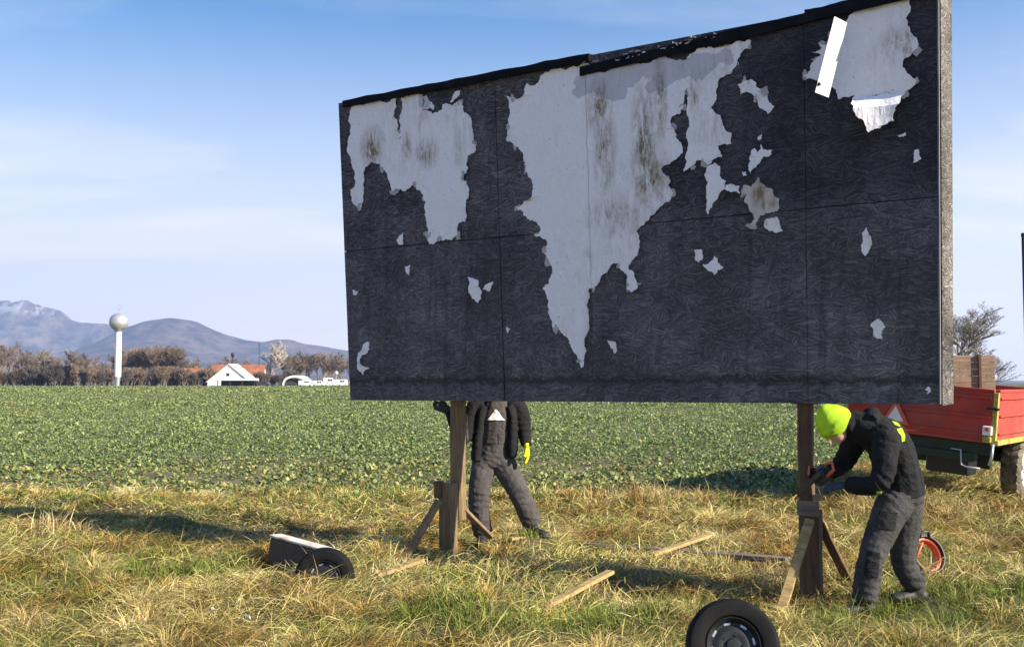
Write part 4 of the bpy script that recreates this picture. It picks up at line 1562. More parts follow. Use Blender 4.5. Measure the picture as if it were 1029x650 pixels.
def soft(name, build, m, parent, voxel=.014, it=5, wrinkle=0.0, seed=0.0, base=Vector((0, 0, 0)), bunch=()):
    """union of overlapping lofts -> one continuous smooth surface"""
    bm = bmesh.new()
    build(bm)
    bmesh.ops.recalc_face_normals(bm, faces=bm.faces)
    me = bpy.data.meshes.new(name)
    bm.to_mesh(me)
    bm.free()
    o = bpy.data.objects.new(name, me)
    COL.objects.link(o)
    md = o.modifiers.new('r', 'REMESH')
    md.mode = 'VOXEL'
    md.voxel_size = voxel
    ms = o.modifiers.new('s', 'SMOOTH')
    ms.factor = .5
    ms.iterations = it
    dg = bpy.context.evaluated_depsgraph_get()
    ev = bpy.data.meshes.new_from_object(o.evaluated_get(dg))
    bpy.data.objects.remove(o)
    bpy.data.meshes.remove(me)
    if wrinkle:
        ev.update()
        nr = [v.normal.copy() for v in ev.vertices]
        for v, nn in zip(ev.vertices, nr):
            q = v.co
            w = noise.noise((q.x * 6 + seed, q.y * 6, q.z * 7 + q.x * 5)) + .55 * noise.noise((q.x * 13 + seed, q.y * 13, q.z * 22 - q.x * 16)) + .35 * noise.noise((q.x * 30 + seed, q.y * 26, q.z * 34 + q.x * 24))
            for (jp, ja, jr, jamp) in bunch:
                dd_ = (q - jp).length
                if dd_ < jr * 2.2:
                    h_ = (q - jp).dot(ja)
                    w += .6 * jamp * math.exp(-(dd_ / jr) ** 2) * math.sin(h_ * 95 + 3.2 * noise.noise((q.x * 9 + seed, q.y * 9, q.z * 6)) + (q.x - jp.x) * 22)
            v.co = q + nn * (w * wrinkle)
    for v in ev.vertices:
        v.co -= base
    ev.shade_smooth()
    ev.name = name
    return link(name, ev, m, parent)


def lerp_path(pts, n=4):
    """smooth a joint chain a little"""
    out = []
    P_ = [Vector(p) for p in pts]
    for i in range(len(P_) - 1):
        p0 = P_[max(i - 1, 0)]
        p1, p2 = P_[i], P_[i + 1]
        p3 = P_[min(i + 2, len(P_) - 1)]
        for k in range(n):
            tt = k / n
            out.append(.5 * ((2 * p1) + (p2 - p0) * tt + (2 * p0 - 5 * p1 + 4 * p2 - p3) * tt ** 2 + (3 * p1 - p0 - 3 * p2 + p3) * tt ** 3))
    out.append(P_[-1])
    return out


def limb(bm, pts, rads, ref=(0, 1, 0), n=4, seg=14):
    pa = lerp_path(pts, n)
    rr_ = []
    for i in range(len(rads) - 1):
        for k in range(n):
            a, b = rads[i], rads[i + 1]
            if not isinstance(a, tuple):
                a = (a, a)
            if not isinstance(b, tuple):
                b = (b, b)
            rr_.append((a[0] + (b[0] - a[0]) * k / n, a[1] + (b[1] - a[1]) * k / n))
    last = rads[-1]
    rr_.append(last if isinstance(last, tuple) else (last, last))
    tube(bm, pa, rr_, seg, ref)


def hand(bm, wrist, fwd, pn, side, curl=.5, grow_=0.0, sc=1.0):
    """palm, four unequal curled fingers and a thumb leaving the side of the palm.
    fwd: wrist to knuckles, pn: out of the palm, side: towards the thumb"""
    w = Vector(wrist)
    f, p_, s = Vector(fwd).normalized(), Vector(pn).normalized(), Vector(side).normalized()
    kn = w + f * .095 * sc
    tube(bm, [w - f * .02, w + f * .03 * sc, kn + f * .008], [(.021 + grow_, .028 + grow_), (.019 + grow_, .040 * sc + grow_), (.016 + grow_, .041 * sc + grow_)], 12, ref=p_)
    for k, (L, o_) in enumerate(((.078, .030), (.088, .010), (.082, -.011), (.064, -.031))):
        q = kn + s * o_ * sc - f * .008
        d = f.copy()
        pts = [q]
        ang = curl * .55
        for sgm in (.45, .32, .23):
            d = (d * math.cos(ang) + p_ * math.sin(ang)).normalized()
            # keep the turning plane
            q = q + d * L * sgm * sc
            pts.append(q)
            ang = curl
        tube(bm, pts, [.0098 + grow_, .0092 + grow_, .0085 + grow_, .0065 + grow_], 8, ref=s)
    tb = w + f * .028 * sc + s * .030 * sc
    d1 = (s * .75 + f * .75 + p_ * .25).normalized()
    d2 = (s * .2 + f * .95 + p_ * .45).normalized()
    tube(bm, [tb - s * .012, tb + d1 * .035 * sc, tb + d1 * .035 * sc + d2 * .03 * sc, tb + d1 * .035 * sc + d2 * .055 * sc], [.013 + grow_, .0125 + grow_, .0105 + grow_, .008 + grow_], 8, ref=p_)


def boot(bm, ankle, toe, sole):
    a, tt = Vector(ankle), Vector(toe)
    d = (tt - a)
    d.z = 0
    L = .30
    d = d.normalized()
    heel = Vector((a.x, a.y, sole)) - d * .075
    tube(bm, [heel + Vector((0, 0, .045)), heel + d * .03 + Vector((0, 0, .05)), heel + d * .10 + Vector((0, 0, .055)), heel + d * .20 + Vector((0, 0, .045)), heel + d * .27 + Vector((0, 0, .036)), heel + d * L + Vector((0, 0, .034))],
         [(.040, .036), (.052, .046), (.060, .050), (.050, .056), (.042, .054), (.028, .036)], 12, ref=(0, 0, 1))
    tube(bm, [a - Vector((0, 0, .05)) + d * .01, a + Vector((0, 0, .07)), a + Vector((0, 0, .13))], [.055, .050, .056], 12)


# ---- worker bending at the right post
J = dict(pel=at(906, 500, 7.74), belly=at(902, 474, 7.73), chest=at(887, 443, 7.72), neck=at(862, 428, 7.72), head=at(840, 428, 7.70),
         ls=at(890, 441, 7.53), le=at(884, 484, 7.46), lw=at(851, 487, 7.62), rs=at(866, 434, 7.92), re=at(848, 464, 8.0), rw=at(834, 474, 7.9),
         lh=at(897, 510, 7.65), lk=at(876, 559, 7.55), la=at(869, 602, 7.57), lt=at(840, 612, 7.5),
         rh=at(911, 508, 7.84), rk=at(908, 563, 7.84), ra=at(922, 600, 7.84), rt=at(895, 612, 7.8))
for a_ in ('ra', 'la'):
    J[a_].z = gz(J[a_].x, J[a_].y) + .125
base = Vector((J['pel'].x, J['pel'].y, 0))
base.z = gz(base.x, base.y)
w_r = thing('person', base, 'worker in black jacket and fluorescent yellow beanie bending at the right post', 'person')
fd = Vector((-1, 0, 0))


def head_shape(bm, c, look, up, sc=1.0):
    look, up = Vector(look).normalized(), Vector(up).normalized()
    sd_ = look.cross(up).normalized()
    rot_ = Matrix((look, sd_, up)).transposed()
    ball(bm, c + up * .02, (.098 * sc, .077 * sc, .105 * sc), 20, rot_)                 # skull
    ball(bm, c + look * .035 - up * .055, (.062 * sc, .056 * sc, .065 * sc), 16, rot_)   # jaw
    ball(bm, c + look * .075 - up * .098, (.022, .030, .020), 10, rot_)                  # chin
    tube(bm, [c + look * .088 + up * .02, c + look * .112 - up * .022, c + look * .092 - up * .032], [.010, .017, .012], 8, ref=sd_)   # nose
    tube(bm, [c + look * .088 - up * .060 - sd_ * .024, c + look * .098 - up * .060, c + look * .088 - up * .060 + sd_ * .024], [.007, .010, .007], 8, ref=up)
    tube(bm, [c + look * .088 + up * .035 - sd_ * .05, c + look * .099 + up * .036, c + look * .088 + up * .035 + sd_ * .05], [.010, .011, .010], 8, ref=up)   # brow
    for s in (-1, 1):
        ball(bm, c + sd_ * (s * .078) - look * .005 - up * .01, (.020, .010, .032), 10, rot_)


HL = Vector((-.70, -.02, -.72))
HU = Vector((-.72, 0, .70))


def body_r(bm):
    limb(bm, [J['pel'], J['belly'], J['chest'], J['neck'], J['head']], [(.15, .12), (.14, .11), (.17, .12), (.06, .06), (.055, .055)])
    head_shape(bm, J['head'], HL, HU)
    limb(bm, [J['chest'], J['ls'], J['le'], J['lw']], [.07, .058, .042, .028])
    limb(bm, [J['chest'], J['rs'], J['re'], J['rw']], [.07, .058, .042, .028])
    limb(bm, [J['pel'], J['lh'], J['lk'], J['la']], [.10, .085, .058, .04])
    limb(bm, [J['pel'], J['rh'], J['rk'], J['ra']], [.10, .085, .058, .04])
    hand(bm, J['lw'], (-.9, .35, -.12), (-.1, .3, -1), (-.2, 1, .2), .75, -.002, .92)
    hand(bm, J['rw'], (-.75, -.2, -.6), (-.4, -.5, .5), (-.3, .5, .7), .75, -.002, .92)


soft('body', body_r, MAT['skin'], w_r, .010, 3, base=base)


def trousers_r(bm):
    limb(bm, [J['pel'] + Vector((.005, 0, .10)), J['pel'], J['pel'] - Vector((-.01, 0, .06))], [(.175, .155), (.185, .165), (.15, .15)], n=3)
    limb(bm, [J['pel'] + Vector((-.02, -.06, .02)), J['lh'], J['lk'], J['la'] + Vector((0, 0, .0))], [.13, .138, .098, .094], n=6)
    limb(bm, [J['pel'] + Vector((.0, .06, .02)), J['rh'], J['rk'], J['ra'] + Vector((0, 0, .0))], [.13, .13, .096, .084], n=6)


Zv = Vector((0, 0, 1))
tr = soft('trousers', trousers_r, MAT['trouser'], w_r, .010, 3, .0065, 1.0, base,
          [(J['la'] + Zv * .06, Zv, .13, 1.5), (J['ra'] + Zv * .06, Zv, .13, 1.5), (J['lk'], (J['lh'] - J['la']).normalized(), .12, 1.3), (J['rk'], (J['rh'] - J['ra']).normalized(), .12, 1.3), (J['lh'], Vector((.5, 0, .8)), .16, 1.0)])


def jacket_r(bm):
    limb(bm, [J['pel'] + Vector((-.0, 0, .02)), J['belly'], J['chest'] + Vector((.02, 0, .01)), J['neck'] + Vector((.02, 0, .0)), J['neck'] + Vector((-.05, 0, .02)), J['head'] - HU.normalized() * .055 - HL.normalized() * .02],
         [(.195, .175), (.20, .17), (.225, .165), (.14, .12), (.095, .09), (.088, .085)], n=5)
    limb(bm, [J['chest'] + Vector((0, -.06, .02)), J['ls'], J['le'], J['lw'] + (J['le'] - J['lw']).normalized() * .0], [.12, .105, .082, .055], n=6)
    limb(bm, [J['chest'] + Vector((-.02, .06, .0)), J['rs'], J['re'], J['rw'] + (J['re'] - J['rw']).normalized() * .0], [.12, .105, .08, .055], n=6)
    # hood lying on the shoulders
    limb(bm, [J['neck'] + Vector((.06, -.13, .045)), J['neck'] + Vector((.11, 0, .085)), J['neck'] + Vector((.06, .13, .045))], [.05, .065, .05], ref=(0, 0, 1))


jk = soft('jacket', jacket_r, MAT['jacket'], w_r, .010, 3, .0075, 4.0, base,
          [(J['le'], (J['ls'] - J['lw']).normalized(), .12, 1.5), (J['re'], (J['rs'] - J['rw']).normalized(), .12, 1.3), (J['belly'] + Vector((.12, -.08, 0)), Vector((-.3, 0, .95)), .2, .7), (J['ls'], Vector((.3, 0, .9)), .12, 1.0)])
# zip, back print and hem tag
for nm, (pts, r, m) in {'back_print': ([at(899, 426, 7.56), at(905, 429, 7.55), at(909, 434, 7.54), at(911, 440, 7.535)], (.010, .022), 'hivis')}.items():
    pass


def project_patch(name, target, pix, m, lift=.004, parent=None):
    """a small sewn patch that follows the surface of target (pixels give the outline)"""
    tris = tessellate_polygon([[Vector((q[0], q[1], 0)) for q in pix]])
    bm = bmesh.new()
    vs = [bm.verts.new((q[0], q[1], 0)) for q in pix]
    for tr_ in tris:
        bm.faces.new([vs[i] for i in tr_])
    for _ in range(4):
        es = [e for e in bm.edges if e.calc_length() > 1.6]
        if es:
            bmesh.ops.subdivide_edges(bm, edges=es, cuts=1)
            bmesh.ops.triangulate(bm, faces=bm.faces)
    bad = []
    for v in bm.verts:
        ok, loc, nrm, idx = target.ray_cast(CAMP - base_of[target.name_full], ray(v.co.x, v.co.y))
        if ok:
            v.co = loc + nrm * lift
        else:
            bad.append(v)
    bmesh.ops.delete(bm, geom=bad, context='VERTS')
    if not bm.faces:
        bm.free()
        return None
    return from_bm(name, bm, m, parent or target, True)


base_of = {jk.name_full: base, tr.name_full: base}
bpy.context.view_layer.update()
for k, q in enumerate(([(896, 423), (902, 425), (905, 429), (899, 427)], [(901, 431), (906, 430), (909, 437), (909, 443), (906, 444), (905.5, 438), (902, 434)], [(884, 497.5), (888, 498), (887.5, 501.5), (883, 501)])):
    if k == 2:
        q = [(881, 493), (886, 493.5), (885.5, 497), (880.5, 496.5)]
    project_patch('hivis_mark', jk, q, MAT['hivis'])
project_patch('pocket', tr, [(884, 513), (901, 515), (899, 533), (882, 530)], cloth('pocket_cloth', (.014, .014, .015)), .008)
project_patch('knee_patch', tr, [(871, 553), (884, 555), (882, 580), (868, 578)], cloth('knee_cloth', (.014, .014, .015)), .006)


def beanie(bm):
    c, u, l = J['head'], HU.normalized(), HL.normalized()
    s_ = l.cross(u).normalized()
    rot_ = Matrix((l, s_, u)).transposed()
    ball(bm, c + u * .045 - l * .01, (.134, .114, .124), 24, rot_)
    ball(bm, c + u * .105 - l * .02, (.085, .075, .085), 18, rot_)
    tube(bm, [c + u * (-.012) - l * .008, c + u * .03 - l * .01, c + u * .055 - l * .008], [(.138, .120), (.150, .131), (.140, .120)], 24, ref=l)


bn = soft('beanie', beanie, MAT['hivis'], w_r, .009, 4, .0010, 2.0, base)
for nm, a, tt in (('boot', 'la', 'lt'), ('boot', 'ra', 'rt')):
    g0 = gz(J[a].x, J[a].y)
    soft(nm, lambda bm: boot(bm, J[a], J[tt], g0 + .005), MAT['boot'], w_r, .009, 3, base=base)
soft('glove', lambda bm: hand(bm, J['lw'], (-.9, .35, -.12), (-.1, .3, -1), (-.2, 1, .2), .75, .006, 1.08), MAT['glove_grey'], w_r, .006, 2, base=base)
soft('glove', lambda bm: hand(bm, J['rw'], (-.75, -.2, -.6), (-.4, -.5, .5), (-.3, .5, .7), .75, .006, 1.08), MAT['glove_grey'], w_r, .006, 2, base=base)
# eyes
for s in (-1, 1):
    bm = bmesh.new()
    l, u = HL.normalized(), HU.normalized()
    sd_ = l.cross(u).normalized()
    ball(bm, J['head'] + l * .085 + u * .012 + sd_ * (s * .031) - base, .012, 10)
    from_bm('eye', bm, MAT['white'], w_r, True)

# ---- chainsaw held against the post
tp = at(823, 480, 7.84)
saw = thing('chainsaw', tp, 'orange and black chainsaw held low against the right post', 'chainsaw')
ax = (at(803, 496, 8.3) - at(838, 466, 7.80)).normalized()
rq = ax.to_track_quat('X', 'Z')
saw.rotation_mode = 'QUATERNION'
saw.rotation_quaternion = rq
saw.scale = (.78, .78, .78)
for nm, m, c_, s_, bv in (('body', 'black', (-.04, 0, .0), (.22, .11, .10), .025), ('engine_cover', 'blue_grey', (-.03, -.045, .035), (.15, .07, .09), .02), ('air_filter', 'blue_grey', (-.10, 0, .06), (.11, .10, .06), .018), ('hand_guard', 'black', (.09, 0, .09), (.02, .12, .12), .006)):
    bm = bmesh.new()
    box(bm, c_, s_, bevel=bv)
    from_bm(nm, bm, MAT[m], saw)
bm = bmesh.new()
tube(bm, [(.02, -.085, -.03), (.03, -.09, .08), (.03, -.03, .14), (.03, .05, .14), (.03, .085, .05)], [.012] * 5, 8)
from_bm('front_handle', bm, MAT['orange'], saw, True)
bm = bmesh.new()
tube(bm, [(-.12, 0, .05), (-.21, 0, .07), (-.29, 0, .03), (-.28, 0, -.04), (-.14, 0, -.045)], [.016] * 5, 8)
from_bm('rear_handle', bm, MAT['orange'], saw, True)
bm = bmesh.new()
box(bm, (.22, .05, -.01), (.34, .006, .065), bevel=.002)
from_bm('guide_bar', bm, MAT['rim_dark'], saw)

# ---- worker standing behind the left post
YL = 10.62
K = dict(pel=at(496, 464, YL), waist=at(497, 450, YL), chest=at(499, 420, YL), neck=at(500, 400, YL), head=at(501, 376, YL),
         rs=at(477, 409, YL), re=at(466, 440, YL - .12), rw=at(451, 412, YL - .33), ls=at(521, 409, YL), le=at(527, 434, YL - .05), lw=at(529, 447, YL - .14),
         rh=at(487, 466, YL), rk=at(481, 501, YL - .1), ra=at(485, 533, YL + .05), rt=at(478, 545, YL - .3),
         lh=at(506, 466, YL), lk=at(524, 500, YL - .12), la=at(535, 532, YL - .05), lt=at(556, 540, YL - .25))
for a_ in ('ra', 'la'):
    K[a_].z = gz(K[a_].x, K[a_].y) + .125
base2 = Vector((K['pel'].x, K['pel'].y, 0))
base2.z = gz(base2.x, base2.y)
w_l = thing('person', base2, 'worker in grey bib overalls and open dark jacket, head hidden behind the billboard', 'person')


def body_l(bm):
    limb(bm, [K['pel'], K['waist'], K['chest'], K['neck'], K['head']], [(.11, .15), (.10, .14), (.12, .18), (.06, .06), (.055, .055)])
    head_shape(bm, K['head'] + Vector((0, -.02, .05)), (-.2, -1, -.1), (0, 0, 1))
    limb(bm, [K['chest'], K['rs'], K['re'], K['rw']], [.07, .058, .042, .028])
    limb(bm, [K['chest'], K['ls'], K['le'], K['lw']], [.07, .058, .042, .028])
    limb(bm, [K['pel'], K['rh'], K['rk'], K['ra']], [.10, .085, .058, .04])
    limb(bm, [K['pel'], K['lh'], K['lk'], K['la']], [.10, .085, .058, .04])
    hand(bm, K['rw'], (-.9, -.2, .35), (0, -1, 0), (.2, -.2, 1), .5, -.002, .92)
    hand(bm, K['lw'], (.1, -.1, -1), (-1, -.1, 0), (0, -1, -.1), .35, -.002, .92)


soft('body', body_l, MAT['skin'], w_l, .010, 3, base=base2)


def overalls(bm):
    limb(bm, [K['neck'] + Vector((0, -.02, .05)), K['chest'] + Vector((0, -.01, .12)), K['chest'], K['waist'], K['pel'], K['pel'] - Vector((0, 0, .05))], [(.075, .08), (.12, .15), (.145, .18), (.145, .175), (.15, .19), (.12, .15)], n=4)
    limb(bm, [K['pel'] + Vector((-.06, 0, .02)), K['rh'], K['rk'], K['ra'] + Vector((0, 0, .02))], [.12, .138, .112, .104], n=6)
    limb(bm, [K['pel'] + Vector((.06, 0, .02)), K['lh'], K['lk'], K['la'] + Vector((0, 0, .02))], [.12, .138, .112, .104], n=6)


ov = soft('overalls', overalls, MAT['bib'], w_l, .010, 3, .008, 7.0, base2,
          [(K['la'] + Zv * .08, Zv, .14, 1.5), (K['ra'] + Zv * .08, Zv, .14, 1.5), (K['lk'], (K['lh'] - K['la']).normalized(), .13, 1.3), (K['rk'], Zv, .13, 1.3), (K['pel'], Zv, .16, 1.2)])


def jacket_l(bm):
    B = Vector((0, .07, 0))
    limb(bm, [K['neck'] + B * .5, K['chest'] + B, K['waist'] + B, K['pel'] + B + Vector((0, 0, .03))], [(.10, .12), (.13, .22), (.12, .215), (.12, .21)], n=4)
    for s in (-1, 1):
        q = Vector((s * .165, -.06, 0))
        limb(bm, [K['chest'] + q * .75 + Vector((0, 0, .13)), K['chest'] + q, K['waist'] + q * 1.12, K['pel'] + q * 1.1 + Vector((0, 0, .02 if s < 0 else .06))], [.06, (.09, .055), (.10, .06), (.085, .055)], n=4)
    limb(bm, [K['chest'] + Vector((-.09, .02, .07)), K['rs'], K['re'], K['rw']], [.10, .095, .075, .052], n=6)
    limb(bm, [K['chest'] + Vector((.09, .02, .07)), K['ls'], K['le'], K['lw']], [.10, .095, .075, .052], n=6)
    limb(bm, [K['neck'] + Vector((-.08, -.01, .0)), K['neck'] + Vector((0, .08, .03)), K['neck'] + Vector((.08, -.01, .0))], [.04, .045, .04], ref=(0, 0, 1))


j2 = soft('jacket', jacket_l, MAT['jacket'], w_l, .010, 3, .007, 9.0, base2, [(K['le'], Zv, .14, 1.4), (K['re'], Zv, .14, 1.4)])
soft('hair', lambda bm: ball(bm, K['head'] + Vector((0, .015, .10)), (.086, .10, .085), 16), MAT['hair'], w_l, .01, 2, base=base2)
for a, tt in (('ra', 'rt'), ('la', 'lt')):
    g0 = gz(K[a].x, K[a].y)
    soft('boot', lambda bm: boot(bm, K[a], K[tt], g0 + .005), MAT['boot'], w_l, .009, 3, base=base2)
tag(soft('glove', lambda bm: hand(bm, K['lw'], (.1, -.1, -1), (-1, -.1, 0), (0, -1, -.1), .35, .007, 1.15), MAT['glove_yellow'], w_l, .006, 2, base=base2), 'bright yellow glove')
soft('glove', lambda bm: hand(bm, K['rw'], (-.9, -.2, .35), (0, -1, 0), (.2, -.2, 1), .5, .006, 1.1), MAT['glove_grey'], w_l, .006, 2, base=base2)
base_of[ov.name_full] = base2
base_of[j2.name_full] = base2
bpy.context.view_layer.update()
project_patch('white_triangle', ov, [(490, 422), (498.5, 411), (507, 422)], MAT['white'], .012)
project_patch('chest_pocket', ov, [(483, 433), (498, 435), (498, 446), (484, 445)], cloth('pocket_grey', (.06, .055, .055)), .008)
project_patch('chest_pocket', ov, [(501, 435), (512, 433), (512, 445), (501, 446)], cloth('pocket_grey', (.06, .055, .055)), .008)
project_patch('zip_strip', j2, [(468, 416), (470, 416), (471, 455), (469, 455)], MAT['jacket_grey'], .006)

# ------------------------------------------------------------------ grass
GX, GY = np.linspace(-13, 13, 190), np.linspace(2.5, 22, 150)
GZ = np.array([[gz(x, y) for x in GX] for y in GY])


def gz_np(x, y):
    i = np.clip((x - GX[0]) / (GX[1] - GX[0]), 0, len(GX) - 1.001)
    j = np.clip((y - GY[0]) / (GY[1] - GY[0]), 0, len(GY) - 1.001)
    i0, j0 = i.astype(int), j.astype(int)
    a, b = i - i0, j - j0
    return GZ[j0, i0] * (1 - a) * (1 - b) + GZ[j0, i0 + 1] * a * (1 - b) + GZ[j0 + 1, i0] * (1 - a) * b + GZ[j0 + 1, i0 + 1] * a * b


def field_np(fn, x, y):
    """sample a slow python function on a grid and interpolate"""
    gxx, gyy = np.linspace(-14, 14, 113), np.linspace(3, 24, 85)
    G = np.array([[fn(a, b) for a in gxx] for b in gyy])
    i = np.clip((x - gxx[0]) / (gxx[1] - gxx[0]), 0, 111.99)
    j = np.clip((y - gyy[0]) / (gyy[1] - gyy[0]), 0, 83.99)
    i0, j0 = i.astype(int), j.astype(int)
    a, b = i - i0, j - j0
    return G[j0, i0] * (1 - a) * (1 - b) + G[j0, i0 + 1] * a * (1 - b) + G[j0 + 1, i0] * (1 - a) * b + G[j0 + 1, i0 + 1] * a * b


def gp(px, py):
    q = on_ground(px, py)
    return q.x, q.y


GREEN_SPOTS = [(*gp(95, 610), .7, .35, .7), (*gp(250, 575), .6, .4, .6), (*gp(350, 632), .6, .3, .6), (*gp(520, 605), .7, .3, .6), (*gp(570, 638), .5, .25, .6), (*gp(880, 642), .5, .25, .7), (*gp(200, 510), 1.5, .7, .5), (*gp(150, 575), 1.1, .55, .9), (*gp(20, 585), .7, .4, .7), (*gp(345, 505), .9, .8, .7), (*gp(985, 610), .9, .5, .9), (*gp(930, 630), .6, .3, .8), (*gp(620, 625), .9, .35, .5), (*gp(440, 625), .6, .35, .55),
               (*gp(500, 500), 1.2, .6, .6), (*gp(745, 495), 1.0, 1.2, .9), (*gp(60, 645), .6, .25, .7), (*gp(960, 572), .5, .4, .6)]


def green_mask(x, y):
    v = noise.noise((x * .6, y * .6, 9.1)) * .8 + noise.noise((x * 1.7, y * 1.7, 2.2)) * .5 + .06
    for sx, sy, rx, ry, a in GREEN_SPOTS:
        v += a * math.exp(-((x - sx) / rx) ** 2 - ((y - sy) / ry) ** 2)
    return v


TALL = [(*gp(62, 536), .45), (*gp(600, 505), .55), (*gp(690, 500), .7), (*gp(640, 512), .5), (*gp(945, 520), .8), (*gp(420, 560), .45), (*gp(730, 575), .55), (*gp(780, 590), .35), (*gp(340, 590), .35), (*gp(880, 525), .5), (*gp(560, 545), .4), (*gp(1010, 520), .6)]


def tall_mask(x, y):
    v = 0.0
    for sx, sy, r in TALL:
        v += math.exp(-((x - sx) ** 2 + (y - sy) ** 2) / r ** 2)
    return v + max(0, noise.noise((x * .9, y * .9, 6.6)) - .38)


def tone_mask(x, y):
    return noise.noise((x * 1.1, y * 1.1, 12.5)) + .6 * noise.noise((x * 2.9, y * 2.9, 15.5))


LOW = [(*gp(370, 525), .75), (*gp(430, 560), .4), (*gp(640, 585), .55), (*gp(720, 590), .5), (*gp(765, 575), .35), (*gp(1000, 520), .7), (*gp(560, 575), .4), (*gp(400, 585), .35)]


def low_mask(x, y):  # blades kept short so cast shadows fall clean and dark on the ground
    v = 0.0
    if x < -1.6:
        v = math.exp(-((y - (12.0 - .53 * (x + 3.6)) + .15) / .55) ** 2)
    for sx, sy, r in LOW:
        v = max(v, math.exp(-((x - sx) ** 2 + ((y - sy) * .8) ** 2) / r ** 2))
    return v


def edge_fn(x, y):
    return y - crop_edge(x)


def clear_of_things(x, y, short=False):
    """blades do not grow through the block, the tyres, the boots and the posts"""
    keep = np.ones(len(x), bool)
    bx_, by_ = bl.location.x, bl.location.y
    ca, sa = math.cos(-bl.rotation_euler.z), math.sin(-bl.rotation_euler.z)
    u, v = (x - bx_) * ca - (y - by_) * sa, (x - bx_) * sa + (y - by_) * ca
    keep &= ~((np.abs(u) < .42) & (v < .15) & (v > -.5))
    for wv, r in ((w1.location, .27), (w2.location, .26)):
        keep &= ~((np.abs(x - wv.x) < r) & (np.abs(y - wv.y) < .15))
    if not short:
        for q in (J['la'], J['ra'], K['la'], K['ra']):
            keep &= ~((np.abs(x - q.x) < .24) & (y - q.y < .2) & (y - q.y > -.6))
    return keep


